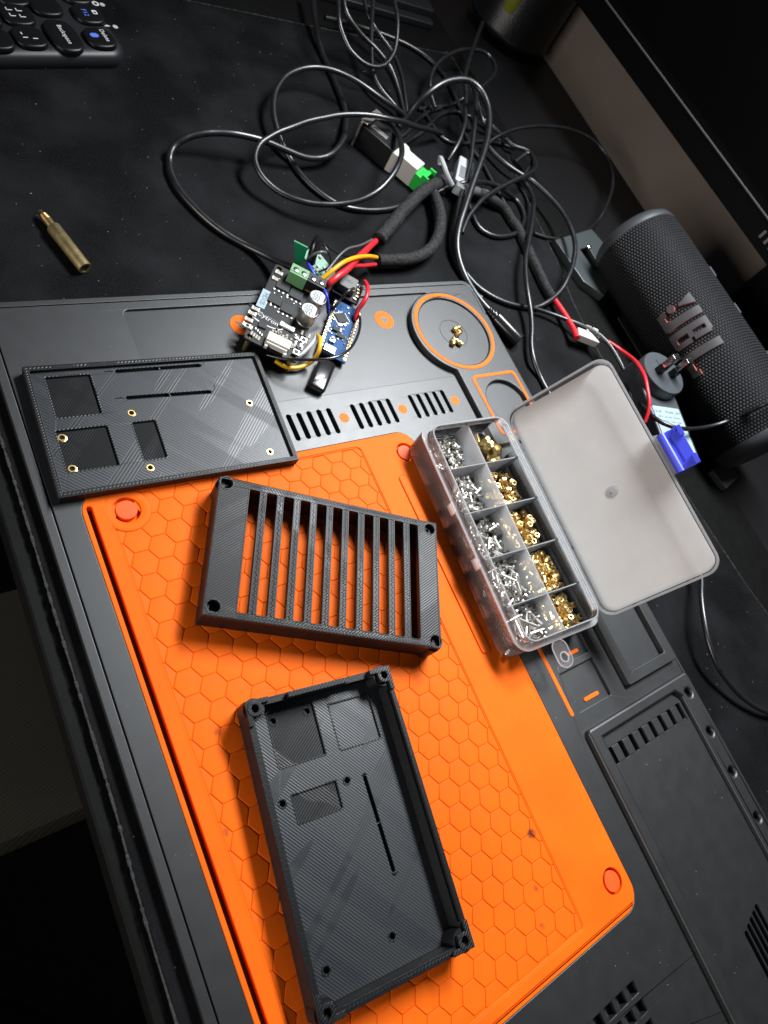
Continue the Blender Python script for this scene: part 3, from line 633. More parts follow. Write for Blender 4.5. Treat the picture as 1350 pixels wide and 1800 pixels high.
for q in pk:
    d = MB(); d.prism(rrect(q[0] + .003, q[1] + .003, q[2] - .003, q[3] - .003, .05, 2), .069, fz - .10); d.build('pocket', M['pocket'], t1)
    d = MB(); d.prism(rrect(q[0] - .05, q[1] - .05, q[2] + .05, q[3] + .05, .06, 2), fz - .01, fz + .012, [rrect(*q, .05, 2)]); d.build('pocket_edge', M['print2'], t1, bevel=.008)
for (a, b) in gr:
    d = MB(); m_ = ((a[0] + b[0]) / 2, (a[1] + b[1]) / 2); d.box((m_[0], m_[1], .19), (.05, .2, .16)); d.build('slot_web', M['print2'], t1)
    d = MB(); d.tube([(b[0] + .12, b[1], fz), (b[0] + .3, b[1] + .16, fz + .012), (b[0] + .36, b[1] + .4, fz)], .022, 6); d.tube([(a[0] - .55, a[1] + .02, fz), (a[0] - .3, a[1] + .05, fz + .03), (a[0] - .15, a[1], fz)], .03, 6); d.build('print_string', M['ink'], t1)
for p in ih:
    ins = pk[1][0] < p[0] < pk[1][2] and pk[1][1] < p[1] < pk[1][3]
    o = link('brass_insert', INS, t1); o.location = (p[0] * S, p[1] * S, ((fz - .10) - .19 if ins else fz - .225) * S); o.rotation_euler = (0, 0, random.random())

# --- vented cover
zg = 1.36
F2 = Frame(((385.5, 833.5), (766, 922), (776.5, 1141), (355.5, 1080)), zg)
t2 = thing('vented_cover', 'black printed cover with eleven long slots standing on the orange hexagons', '3d printed part', (F2.c.x, F2.c.y, .032), F2.a)
w, h = F2.w, F2.h; H = zg - .032
ringwall(w, h, .30, 0, H - .26, 'wall', t2, 'wallp', .02)
f0 = [F2.loc(*p) for p in ((439, 857), (455, 860.4), (417.8, 1075.5), (435.5, 1077))]; f1 = [F2.loc(*p) for p in ((718, 922.7), (734, 926), (721.8, 1121.8), (739.5, 1125))]
ua = (f0[0][0] + f0[2][0]) / 2; ub = (f1[1][0] + f1[3][0]) / 2; vt = (f0[0][1] + f1[0][1]) / 2; vb = (f0[2][1] + f1[2][1]) / 2
sw = ((f0[1][0] - f0[0][0]) + (f0[3][0] - f0[2][0]) + (f1[1][0] - f1[0][0]) + (f1[3][0] - f1[2][0])) / 4
pit = (ub - ua - sw) / 10
ch = [F2.loc(*p) for p in ((398.5, 848.7), (375, 1065.6), (755.5, 930), (766.3, 1127))]
d = MB(); d.prism(rrect(-w / 2, -h / 2, w / 2, h / 2, .07, 3), H - .262, H, [rrect(ua, vb, ub, vt, .09, 4)] + [circ(p[0], p[1], .26, 24) for p in ch]); d.build('top_plate', M['print2'], t2, bevel=.02)
d = MB()
d.prism(rrect(-w / 2 + .04, -h / 2 + .04, w / 2 - .04, h / 2 - .04, .07, 3), H - .01, H + .012, [rrect(-w / 2 + .09, -h / 2 + .09, w / 2 - .09, h / 2 - .09, .06, 3)])
for p in ch: d.prism(circ(p[0], p[1], .33, 24), H - .01, H + .014, [circ(p[0], p[1], .265, 24)])
for k in range(11):
    x = ua + k * pit; d.prism(rrect(x - .06, vb - .06, x + sw + .06, vt + .06, .11, 3), H - .01, H + .014, [rrect(x - .004, vb - .004, x + sw + .004, vt + .004, .08, 3)])
d.build('outline_beads', M['wallp'], t2, bevel=.008)
for k in range(10):
    x0 = ua + k * pit + sw; x1 = ua + (k + 1) * pit; d = MB(); d.prism(rrect(x0, vb - .01, x1, vt + .01, .02, 2), H - .26, H - .002); d.build('slat', M['print2'], t2, bevel=.02)
for k in range(10):  # rough zigzag infill along every slat and the two long edges
    x = ua + k * pit + sw + (pit - sw) / 2; d = MB(); n = 46
    d.tube([(x + .04 * (-1) ** i, vb + (vt - vb) * i / n, H + .002) for i in range(n + 1)], .016, 5); d.build('infill_bead', M['wallp'], t2)
d = MB()
for v0 in (vt + .17, vb - .17): d.tube([(ua + (ub - ua) * i / 110, v0 + .045 * (-1) ** i, H + .002) for i in range(111)], .018, 5)
d.build('infill_bead', M['wallp'], t2)
for p in ch:
    d = MB(); d.prism(circ(p[0], p[1], .42, 20), 0, H - .264, [circ(p[0], p[1], .262, 20)]); d.build('screw_post', M['wallp'], t2)

# --- deep tray
zt = 1.3
F3 = Frame(((428, 1235), (681, 1169), (838.5, 1667), (565, 1806)), zt)
t3 = thing('printed_tray', 'deep black printed tray with corner posts and square pockets standing on the orange hexagons', '3d printed part', (F3.c.x, F3.c.y, .032), F3.a)
w, h = F3.w, F3.h; H = zt - .032; th = .27
fz = .24
d = MB(); d.prism(rrect(-w / 2, -h / 2, w / 2, h / 2, .06, 3), 0, .02); d.build('under_plate', M['ink'], t3)
ringwall(w, h, th, .021, H - .33, 'wall', t3, 'wallp', .02)
for q in ((-w / 2, -h / 2 + .9, -w / 2 + th, h / 2 - .9), (-w / 2 + .9, -h / 2, w / 2 - .9, -h / 2 + th), (w / 2 - th + .1, -h / 2 + .9, w / 2 + .02, h / 2 - .9)):
    d = MB(); d.prism(rrect(*q, .03, 2), H - .335, H - .16); d.build('wall_rim', M['wallp'], t3, bevel=.02)
for (sx, sy) in ((-1, 1), (1, 1), (1, -1), (-1, -1)):
    x, y = sx * w / 2, sy * h / 2; d = MB(); d.prism(rrect(min(x, x - sx * .95), min(y, y - sy * .27), max(x, x - sx * .95), max(y, y - sy * .27), .02, 1), H - .335, H - .161); d.prism(rrect(min(x, x - sx * .27), min(y - sy * .28, y - sy * .95), max(x, x - sx * .27), max(y - sy * .28, y - sy * .95), .02, 1), H - .335, H - .161); d.build('corner_block', M['wallp'], t3)
ps = [F3.loc(*p) for p in ((448, 1247), (669, 1187), (820.7, 1655.6), (583, 1783))]
sg = [(-1, 1), (1, 1), (1, -1), (-1, -1)]
for (sx, sy) in sg:
    x, y = sx * (w / 2), sy * (h / 2); a = .62
    d = MB(); q = (min(x, x - sx * a), min(y, y - sy * a), max(x, x - sx * a), max(y, y - sy * a)); c_ = (x - sx * .34, y - sy * .34)
    d.prism([(c_[0] + .42 * math.cos(v), c_[1] + .42 * math.sin(v)) for v in [6.2831853 * i / 24 for i in range(24)]], fz - .02, H - .165, [circ(*c_, .155, 16)]); d.build('corner_post', M['wallp'], t3)
    pts = [(x, y), (x - sx * .95, y), (x - sx * .95, y - sy * .2), (x - sx * .6, y - sy * .2), (x - sx * .6, y - sy * .6), (x - sx * .2, y - sy * .6), (x - sx * .2, y - sy * .95), (x, y - sy * .95)]
    if sx * sy < 0: pts = pts[::-1]
    d = MB(); d.prism(pts, H - .159, H, [circ(*c_, .15, 18)]); d.build('corner_cap', M['print2'], t3, bevel=.02)
    d = MB(); d.prism(circ(*c_, .30, 24), H - .01, H + .03, [circ(*c_, .15, 18)]); d.build('screw_boss', M['print2'], t3, bevel=.015)
d = MB(); a = F3.loc(508, 1224)[0]; b = F3.loc(612, 1197)[0]; d.prism(rrect(a, h / 2 - .25, b, h / 2 - .03, .03, 2), H - .335, H - .03); d.build('top_ridge', M['print2'], t3, bevel=.02)
d = MB(); d.prism(rrect(-w / 2 + .12, -h / 2 + .12, w / 2 - .12, -h / 2 + .2, .03, 2), H - .165, H - .14); d.build('rim_bead', M['print2'], t3)
pk = [F3.rect(q, fz) for q in (((465, 1253), (548, 1237), (572, 1325), (493, 1351)), ((577, 1238), (646, 1221), (669, 1296), (598.5, 1319)), ((512, 1396), (589, 1374.5), (603.5, 1421), (524.5, 1447)))]
dots = [F3.loc(*p, fz) for p in ((480, 1267.8), (540, 1250), (609.6, 1372), (496, 1413), (689, 1645.6), (573, 1705.6))]
s0, s1 = F3.loc(641, 1367, fz), F3.loc(691, 1529, fz)
outside = [p for p in dots if not any(q[0] < p[0] < q[2] and q[1] < p[1] < q[3] for q in pk)]
inside = [p for p in dots if p not in outside]
hl = [rrect(*q, .04, 2) for q in pk] + [capsule(s0, s1, .085)] + [circ(p[0], p[1], .125, 16) for p in outside]
d = MB(); d.prism(rrect(-w / 2 + th + .001, -h / 2 + th + .001, w / 2 - th - .001, h / 2 - th - .001, .04, 2), .021, fz, hl); d.build('floor_plate', M['print3'], t3, bevel=.01)
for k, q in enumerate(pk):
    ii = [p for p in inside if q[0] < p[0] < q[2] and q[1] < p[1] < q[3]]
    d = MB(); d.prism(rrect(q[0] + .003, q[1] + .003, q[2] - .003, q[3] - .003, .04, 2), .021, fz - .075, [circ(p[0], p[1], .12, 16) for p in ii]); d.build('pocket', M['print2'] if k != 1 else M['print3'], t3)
    d = MB(); d.prism(rrect(q[0] - .06, q[1] - .06, q[2] + .06, q[3] + .06, .06, 2), fz - .01, fz + .014, [rrect(*q, .04, 2)]); d.build('pocket_edge', M['print2'], t3, bevel=.008)
for p in outside + inside:
    z = fz if p in outside else fz - .075
    d = MB(); d.prism(circ(p[0], p[1], .19, 20), z - .01, z + .014, [circ(p[0], p[1], .122, 16)]); d.build('hole_rim', M['print2'], t3, bevel=.006)
d = MB(); mm = ((s0[0] + s1[0]) / 2, (s0[1] + s1[1]) / 2); d.box((mm[0], mm[1], fz - .08), (.19, .05, .14)); d.build('slot_web', M['print2'], t3)
for q, sgn in ((s0, 1), (s1, -1)):
    d = MB(); d.tube([(q[0] - .1, q[1] + .1 * sgn, fz), (q[0] + .02, q[1] + .16 * sgn, fz + .05), (q[0] + .12, q[1] + .12 * sgn, fz + .01)], .035, 6); d.build('print_blob', M['print2'], t3)

# --- four loose inserts in the round dish, one knurled insert tip
zz = RZ - .14
for (px, ry, rz_, lab) in (((803, 577), 90, 12, 'brass threaded insert lying uppermost of the four loose ones in the round dish'), ((797, 600), 90, 55, 'brass threaded insert lying lower left of the four loose ones in the round dish'),
                           ((806, 601), 90, -48, 'brass threaded insert lying lower right of the four loose ones in the round dish'), ((804.5, 586), 20, 0, 'brass threaded insert standing on end between the three lying ones in the round dish')):
    mb = insert_mb(.155, .56 if ry == 90 else .42, .09); me = mb.mesh('brass_insert', M['brass'], 30); o = link('brass_insert', me)
    p = P(*px, zz + .19); ax = Matrix.Rotation(R_(rz_), 4, 'Z') @ Matrix.Rotation(R_(ry), 4, 'Y'); L = .28 if ry == 90 else 0
    o.rotation_euler = ax.to_euler(); q = Vector((p.x, p.y, zz + .165)) - (ax @ Vector((0, 0, L))) if ry == 90 else Vector((p.x, p.y, zz + .05)); o.location = q * S
    tag(o, lab, 'threaded insert', 'loose brass inserts in the round dish')
a = P(150, 472, PZ + .37); b = P(71, 371, PZ + .36); ln = (b - a).length; dr = (b - a).normalized()
tp = thing('insert_tip', 'dull brass threaded rod with a knurled stepped end lying on the bare cloth', 'brass tip', a, rot=dr.to_track_quat('Z', 'X').to_euler())
d = MB(); d.lathe([(.02, .5), (.225, .5), (.225, 0), (.315, .0), (.325, .01), (.325, ln * .70), (.30, ln * .715), (.2, ln * .716)], 32); d.build('rod', M['brass_d'], tp, smooth=40)
d = MB(); d.cyl((0, 0, .06), (0, 0, .4), .215, 20); d.build('bore', M['ink'], tp)
d = MB(); d.cyl((0, 0, ln * .71), (0, 0, ln * .84), .205, 24); d.build('neck', M['brass'], tp)
d = MB()
for j in range(8):
    z = ln * (.835 + .0125 * j); rr = .20 - .008 * j
    d.lathe([(rr + .035 * (j % 2), z), (rr + .035 * ((j + 1) % 2), z + ln * .0125)], 24)
d.build('knurl', M['brass_k'], tp, smooth=10); d = MB(); d.lathe([(.15, ln * .93), (.15, ln * .955), (.10, ln * .975), (.10, ln), (.02, ln)], 16); d.build('nose', M['brass_k'], tp)

# ================================================================ compartment box
bz = .036; LZ = 2.05; FZ = 1.5
class F4: c = Vector((6.1, 6.35)); a = R_(-2.7)
bw, bh = 5.2, 11.9
tb = thing('parts_box', 'open clear plastic compartment box with frosted lid raised and a blue latch', 'parts box', (F4.c.x, F4.c.y, bz), F4.a)
def shell(name, w0, h0, z0, w1, h1, z1, t, r, mt, parent=tb, dx=0, bevel=0):
    a0 = rrect(-w0 / 2 + dx, -h0 / 2, w0 / 2 + dx, h0 / 2, r, 6); a1 = rrect(-w1 / 2 + dx, -h1 / 2, w1 / 2 + dx, h1 / 2, r, 6)
    b0 = rrect(-w0 / 2 + t + dx, -h0 / 2 + t, w0 / 2 - t + dx, h0 / 2 - t, max(.05, r - t), 6); b1 = rrect(-w1 / 2 + t + dx, -h1 / 2 + t, w1 / 2 - t + dx, h1 / 2 - t, max(.05, r - t), 6)
    n = len(a0); vs = [(*p, z0) for p in a0] + [(*p, z1) for p in a1] + [(*p, z1) for p in b1] + [(*p, z0) for p in b0]
    fs = [(j * n + i, j * n + (i + 1) % n, ((j + 1) % 4) * n + (i + 1) % n, ((j + 1) % 4) * n + i) for j in range(4) for i in range(n)]
    d = MB(); d.add(vs, fs); return d.build(name, M[mt], parent, bevel=bevel)
shell('side_wall', 5.7, 12.3, 0, 5.78, 12.38, FZ, .07, .7, 'clear')
d = MB(); d.prism(rrect(-2.8, -6.1, 2.8, 6.1, .7, 6), 0, .05); d.build('bottom', M['clear'], tb)
shell('flange', 5.9, 12.5, FZ, 5.9, 12.5, FZ + .06, .35, .8, 'clear_rim', bevel=.02)
shell('lip', bw, bh, FZ + .06, bw - .02, bh - .02, LZ - bz, .06, .65, 'clear')
shell('lip_edge', bw - .0, bh - .0, LZ - bz, bw - .02, bh - .02, LZ - bz + .035, .065, .65, 'clear_rim')
DT = 1.6
def div(name, x0, y0, x1, y1): d = MB(); d.prism(rrect(x0, y0, x1, y1, .02, 1), .05, DT); o = d.build(name, M['clear_div'], tb); d = MB(); d.prism(rrect(x0, y0, x1, y1, .02, 1), DT, DT + .03); d.build('divider_edge', M['clear_rim'], tb); return o
div('long_divider', .22, -6.08, .27, 6.08)
ys = [6.08, 3.55, 1.05, -1.45, -3.95, -6.08]
for y in ys[1:5]:
    div('cross_divider', -2.77, y - .025, .215, y + .025); div('cross_divider', .275, y - .025, 2.77, y + .025)
for y in (1.5, -1.5):
    d = MB(); d.prism(rrect(-3.08, y - .3, -2.97, y + .3, .05, 3), FZ - .25, FZ + .2); d.build('latch_catch', M['clear_rim'], tb, bevel=.02)
hx = [(-1.05 + 0, -6.2), (-1.05, -6.2)]
tq = P(991, 1155, FZ + .05); tx = (tq.x - F4.c.x) * math.cos(F4.a) + (tq.y - F4.c.y) * math.sin(F4.a); ty = -(tq.x - F4.c.x) * math.sin(F4.a) + (tq.y - F4.c.y) * math.cos(F4.a); print('TAB', tx, ty)
tab = rrect(tx - .47, ty - .5, tx + .47, -6.2, .42, 8); d = MB(); d.prism(tab, FZ - .02, FZ + .06, [circ(tx, ty, .21, 20)]); d.build('hang_tab', M['clear'], tb); d = MB(); d.prism(circ(tx, ty, .27, 24), FZ + .06, FZ + .10, [circ(tx, ty, .21, 24)]); d.build('tab_eyelet', M['clear_rim'], tb)
d = MB(); d.tube([(q[0], q[1], FZ + .05) for q in tab + tab[:1]], .035, 6); d.build('tab_edge', M['clear_rim'], tb)
# lid, hinged on the long side, raised about 52 degrees
th_ = R_(57); LW, LL = 6.1, 12.2; hinge = Vector((3.17, .0, 1.62))
lidM = Matrix.Translation(hinge) @ Matrix.Rotation(-th_, 4, 'Y')
def lidpart(name, mb, mt, bevel=0, smooth=35):
    mb.v = [lidM @ v for v in mb.v]; return mb.build(name, M[mt], tb, bevel=bevel, smooth=smooth)
d = MB(); d.prism(rrect(.12, -LL / 2 + .12, LW - .12, LL / 2 - .12, .65, 7), -.06, 0.0); lidpart('lid_panel', d, 'frost')
d = MB(); a0 = rrect(0, -LL / 2, LW, LL / 2, .75, 7); b0 = rrect(.07, -LL / 2 + .07, LW - .07, LL / 2 - .07, .7, 7); d.prism(a0, .0, .42, [b0]); lidpart('lid_wall', d, 'clear_lid')
d = MB(); d.prism(a0, -.06, 0, [rrect(.125, -LL / 2 + .125, LW - .125, LL / 2 - .125, .65, 7)]); lidpart('lid_corner_band', d, 'clear_lid')
d = MB(); d.prism(rrect(-.06, -LL / 2 - .06, LW + .06, LL / 2 + .06, .8, 7), .42, .47, [b0]); lidpart('lid_rim', d, 'clear_rim')
d = MB(); d.cyl((3.2, -.4, 0), (3.2, -.4, .035), .28, 24); lidpart('gate_mark', d, 'clear_rim')
d = MB(); d.cyl((3.2, -.4, .03), (3.2, -.4, .07), .09, 14); lidpart('gate_stub', d, 'clear_rim')
for y0, y1 in ((-5.3, -4.2), (-3.2, 3.2), (4.2, 5.3)):
    d = MB(); d.cyl((3.08, y0, 1.58), (3.08, y1, 1.58), .10, 12); d.build('hinge', M['clear_rim'], tb)
for x in (2.62, 2.80):
    d = MB(); d.box((x, 0, FZ + .13), (.04, 11, .12)); d.build('hinge_rib', M['clear_rim'], tb)
lt = []
d = MB(); d.prism([(LW + .0, -.15 - 1.0), (LW + .32, -1.05), (LW + .32, 1.05), (LW, 1.15)], .04, .42); lidpart('latch_mount', d, 'clear_rim', .03)
d = MB(); d.tube([(LW + .42, -1.15, .40), (LW + .42, 1.0, .40)], .22, 14); d.prism(rrect(LW + .42, -1.13, LW + 1.35, 1.0, .08, 3), .28, .42, [rrect(LW + .72, -.75, LW + .84, .62, .03, 2)]); lidpart('latch', d, 'blue', .025)
d = MB(); d.prism(rrect(LW + 1.2, -1.13, LW + 1.42, -.6, .04, 2), .421, .62); d.prism(rrect(LW + 1.2, .45, LW + 1.42, 1.0, .04, 2), .421, .62); d.prism(rrect(LW + 1.02, .80, LW + 1.2, 1.0, .03, 2), .421, .56); lidpart('latch_hook', d, 'blue', .02)
d = MB(); d.prism(rrect(LW + .72, -.75, LW + .84, .62, .03, 2), .29, .34); lidpart('latch_slot', d, 'blue')
# contents: every screw and insert is a thing of its own
def screw_mesh(L, r=.076):
    mb = MB(); mb.lathe([(.02, -.15), (r * 1.2, -.15), (r * 1.75, -.10), (r * 1.85, -.03), (r * 1.8, 0), (r, .002), (r, L * .97), (r * .7, L)], 10); return mb.mesh('machine_screw', M['steel'], 35)
row = ['top', 'second', 'third', 'fourth', 'bottom']
lens = [.28, .44, .6, .8, .98]; used = {}
rnd = random.Random(11)
bm4 = Matrix.Translation((F4.c.x, F4.c.y, bz)) @ Matrix.Rotation(F4.a, 4, 'Z')
def scatter(n, y0, y1, x0, x1, me, name, label, cat, group, L, flat, top=.95):
    for k in range(n):
        x = x0 + .15 + (x1 - x0 - .3) * rnd.random() ** .7; y = rnd.uniform(y0 + .15, y1 - .15)
        lay = top * max(0, 1 - ((x - (x0 + x1) / 2) / (x1 - x0) * 1.7) ** 2 - ((y - (y0 + y1) / 2) / (y1 - y0) * 1.7) ** 2)
        z = .16 + (lay * rnd.random() if k > n * .4 else 0)
        q = Euler((R_(rnd.uniform(-25, 25)), R_(90 + rnd.uniform(-20, 20)), rnd.uniform(0, 6.28)), 'XYZ') if rnd.random() > flat else Euler((R_(rnd.uniform(-18, 18)), R_(rnd.uniform(-18, 18)), 0))
        mm = q.to_matrix().to_4x4(); half = mm @ Vector((0, 0, L / 2)); ex, ey = abs(half.x), abs(half.y)
        x = min(max(x, x0 + .16 + ex), x1 - .16 - ex); y = min(max(y, y0 + .16 + ey), y1 - .16 - ey)
        o = link(name, me); M_ = bm4 @ Matrix.Translation(Vector((x, y, max(z, .17 + abs(half.z)))) - half) @ mm
        M_.translation *= S; o.matrix_world = M_; tag(o, label, cat, group)
for r in range(5):
    y1, y0 = ys[r] - .04, ys[r + 1] + .04
    me = screw_mesh(lens[r])
    scatter((62, 62, 58, 56, 54)[r], y0, y1, -2.75, .2, me, 'machine_screw', '%s steel screw in the %s left compartment of the clear box' % (('tiny', 'very short', 'short', 'medium length', 'long')[r], row[r]), 'screw', 'steel screws, %s compartment' % row[r], lens[r], .12)
    if r == 0:
        big = insert_mb(.36, .7, .18).mesh('brass_insert', M['brass'], 30)
        scatter(6, y0 + .2, y1 - .5, 1.0, 2.6, big, 'brass_insert', 'large knurled brass insert in the top right compartment of the clear box', 'threaded insert', 'large brass inserts in the clear box', .7, .1)
        pin = MB(); pin.cyl((0, 0, 0), (0, 0, .9), .17, 14); pin = pin.mesh('brass_rod', M['brass'], 35)
        scatter(1, y0 + 1.2, y1, .8, 2.2, pin, 'brass_rod', 'smooth short brass rod among the large inserts in the clear box', 'brass rod', None, .9, 0)
    else:
        hh = (.2, .26, .31, .42, .5)[r]; me = insert_mb(.158, hh, .098, 14).mesh('brass_insert', M['brass'], 30)
        scatter((0, 58, 60, 60, 60)[r], y0, y1, .3, 2.75, me, 'brass_insert', '%s knurled brass insert in the %s right compartment of the clear box' % (('', 'very short', 'short', 'medium length', 'long')[r], row[r]), 'threaded insert', 'brass inserts, %s compartment' % row[r], hh, (.6, .55, .45, .4, .25)[r])
def heap(name, label, cat, material, n, x0, x1, kind_mesh):
    mb = MB()
    for k in range(n):
        r = rnd.randrange(5) if kind_mesh == 'screw' else rnd.randrange(1, 5); y1, y0 = ys[r] - .16, ys[r + 1] + .16
        L = lens[r] if kind_mesh == 'screw' else (.2, .26, .31, .42, .5)[r]
        a = rnd.uniform(0, 6.28); t = R_(rnd.uniform(-22, 22)); dv = Vector((math.cos(a) * math.cos(t), math.sin(a) * math.cos(t), math.sin(t))); hx, hy = abs(dv.x) * L / 2, abs(dv.y) * L / 2
        x = x0 + .14 + hx + (x1 - x0 - .28 - 2 * hx) * rnd.random(); y = y0 + hy + (y1 - y0 - 2 * hy) * rnd.random()
        c = Vector((x, y, .16 + abs(dv.z) * L / 2 + rnd.random() ** 2 * .3)); q = dv.to_track_quat('Z', 'X').to_matrix().to_4x4(); m4 = Matrix.Translation(c - dv * L / 2) @ q
        if kind_mesh == 'screw': mb.lathe([(.02, -.12), (.10, -.12), (.14, -.06), (.14, 0), (.076, .002), (.076, L)], 8, m4)
        else: mb.lathe([(.098, 0), (.098, L), (.135, L), (.158, L * .8), (.14, L * .5), (.158, L * .35), (.14, 0)], 10, m4, closed=True)
    o = mb.build(name, M[material], None, smooth=35, kind='stuff'); o.matrix_world = Matrix.Translation((F4.c.x * S, F4.c.y * S, bz * S)) @ Matrix.Rotation(F4.a, 4, 'Z'); return tag(o, label, cat)
heap('loose_screws', 'further small steel screws heaped under the others in the left column of the clear box', 'screws', 'steel', 210, -2.75, .2, 'screw')
heap('loose_inserts', 'further small brass inserts heaped under the others in the right column of the clear box', 'threaded inserts', 'brass', 190, .3, 2.75, 'insert')
# ================================================================ motor driver board and what is wired to it
zb = .95
F5 = Frame(((490, 471), (576, 504), (516, 636), (420, 588)), zb)
w, h = F5.w, F5.h
md = thing('motor_driver_board', 'black circuit board with two silver capacitors, a green terminal block and a pale name sticker', 'circuit board', (F5.c.x, F5.c.y, zb - .14), F5.a)
L = lambda px, z=zb: F5.loc(*px, z)
cor = [L(p) for p in ((496, 474), (426, 590), (513, 626))]
d = MB(); d.prism(rrect(-w / 2, -h / 2, w / 2, h / 2, .18, 4), 0, .14, [circ(-w / 2 + .28, h / 2 - .28, .15, 14), circ(-w / 2 + .28, -h / 2 + .28, .15, 14), circ(w / 2 - .28, -h / 2 + .28, .15, 14), circ(w / 2 - .28, h / 2 - .28, .15, 14)]); d.build('board', M['pcb_k'], md, bevel=.012)
for sx, sy in ((-1, 1), (-1, -1), (1, -1)):
    d = MB(); d.prism(circ(sx * (w / 2 - .28), sy * (h / 2 - .28), .24, 20), .139, .15, [circ(sx * (w / 2 - .28), sy * (h / 2 - .28), .155, 14)]); d.build('hole_ring', M['chip'], md)
ZT = .141
def blk(name, px, sz, hz, mt, rz=0, z0=ZT, bevel=.02, parent=md, fr=None, zz=None):
    fr = fr or F5; p = fr.loc(*px, zz if zz is not None else zb); d = MB(); d.box((p[0], p[1], z0 + hz / 2), (sz[0], sz[1], hz), rz); return d.build(name, M[mt], parent, bevel=bevel)
ga, gb = L((501, 495)), L((531, 511)); gd = .72; tw = gb[0] - ga[0]
yb = (ga[1] + gb[1]) / 2
for k, (mt, x0) in enumerate((('term_g', ga[0]), ('black', gb[0] + .01))):
    d = MB(); d.box((x0 + tw / 2, yb + gd / 2, ZT + .40), (tw, gd, .80)); tbk = d.build('terminal_block', M[mt], md, bevel=.02)
    d = MB(); d.box((x0 + tw / 2, yb + gd * .45, ZT + .815), (tw, gd * .55, .03)); o = d.build('terminal_top', M['pcb_g'] if 0 else M[mt], tbk, bevel=.01)
    for q in (.27, .73):
        d = MB(); d.lathe([(.02, .0), (.15, 0), (.15, .05), (.12, .06), (.02, .06)], 16, T(x0 + tw * q, yb + gd * .45, ZT + .80)); d.box((x0 + tw * q, yb + gd * .45, ZT + .865), (.2, .035, .02), .5); d.build('screw', M['chrome'], tbk)
        d = MB(); d.prism(rrect(x0 + tw * q - .16, yb - .004, x0 + tw * q + .16, yb + .02, .005, 1), ZT + .12, ZT + .2); d.build('slot', M['term_g'] if k == 0 else M['gold'], tbk)
for px in ((560, 521.5), (545.5, 544)):
    p = F5.loc(*px, zb + .95); r = .47
    d = MB(); d.lathe([(r * .98, 0), (r, .04), (r, .10), (r * .95, .13), (r, .16), (r, .84), (r * .97, .90), (r * .9, .915)], 36, T(p[0], p[1], ZT)); cpp = d.build('capacitor', M['alu'], md, smooth=40)
    d = MB(); d.prism(circ(p[0], p[1], r * .93, 36), ZT + .91, ZT + .925); d.build('capacitor_top', M['alu_top'], cpp)
    sgm = [(p[0] + r * .92 * math.cos(a), p[1] + r * .92 * math.sin(a)) for a in [R_(-42 + 6 * i) for i in range(15)]]
    d = MB(); d.prism(sgm, ZT + .924, ZT + .928); d.build('polarity_mark', M['chip'], cpp)
    for k, b in enumerate(('330', '50V', 'UT')):
        text('capacitor_text', b, .30, M['ink'], cpp, T(p[0] - .10, p[1] - .0 + (k - 1) * .245, ZT + .93, R_(180)), .001)
for px in ((497.5, 504), (520, 519), (483.5, 528), (504.5, 544)): blk('chip', px, (.72, .62), .10, 'chip', .0); 
for (px) in ((497.5, 504), (520, 519), (483.5, 528), (504.5, 544)):
    p = L(px)
    for k in range(4): 
        d = MB(); d.prism(circ(p[0] - .38 + .25 * k, p[1] - .46, .07, 10), ZT, ZT + .05); d.build('solder_pad', M['solder'], md, bevel=.015)
rn = random.Random(5)
def bits(name, n, px4, mt, sz=(.10, .16), parent=md, fr=None, z=zb, z0=ZT):
    fr = fr or F5; mb = MB(); q = fr.rect(px4, z)
    for k in range(n):
        x, y = rn.uniform(q[0], q[2]), rn.uniform(q[1], q[3]); mb.box((x, y, z0 + .035), (rn.uniform(*sz), rn.uniform(*sz), .06), rn.choice((0, 1.5708)))
    return mb.build(name, M[mt], parent, bevel=.008)
for px in ((490, 481), (484.5, 491.5), (449, 544), (443, 552), (437, 563), (433, 572), (436, 575)):
    blk('resistor', px, (.3, .22), .08, 'smd', .0)
    p = L(px); d = MB(); d.box((p[0] - .17, p[1], ZT + .042), (.07, .23, .086)); d.box((p[0] + .17, p[1], ZT + .042), (.07, .23, .086)); d.build('solder_end', M['solder'], md)
for k in range(4): blk('resistor', (442 + 4.2 * k, 586 + 3.2 * k), (.11, .26), .06, 'smd', .0); blk('resistor', (449 + 3.6 * k, 578 + 3.6 * k), (.09, .15), .06, 'solder', .0)
bits('small_components', 26, ((470, 580), (520, 590), (515, 612), (480, 600)), 'smd'); bits('small_components', 18, ((515, 585), (538, 592), (530, 612), (512, 606)), 'solder', (.06, .14)); bits('small_components', 14, ((470, 512), (540, 540), (530, 560), (480, 545)), 'solder', (.05, .10))
blk('chip', (461, 573), (.42, .36), .10, 'chip', .1)
a = blk('resistor', (504, 576.5), (.78, .26), .13, 'cream', -.05); 
for q in (-.31, .31):
    p = L((504, 576.5)); d = MB(); d.box((p[0] + q, p[1] - q * .05, ZT + .067), (.17, .28, .14), -.05); d.build('solder_end', M['solder'], a)
p = L((487, 607)); cn = None
d = MB(); d.prism(rrect(p[0] - .62, p[1] - .28, p[0] + .62, p[1] + .30, .03, 2), ZT, ZT + .42); cn = d.build('plug_socket', M['cream'], md, bevel=.03)
d = MB(); d.box((p[0], p[1] - .34, ZT + .18), (1.1, .12, .30)); d.box((p[0] - .5, p[1] - .46, ZT + .12), (.16, .2, .2)); d.box((p[0] + .5, p[1] - .46, ZT + .12), (.16, .2, .2)); d.build('socket_front', M['white_p'], cn, bevel=.02)
d = MB(); d.box((p[0] - .22, p[1] + .0, ZT + .425), (.02, .54, .01)); d.box((p[0] + .25, p[1], ZT + .425), (.02, .54, .01)); d.build('socket_line', M['smd'], cn)
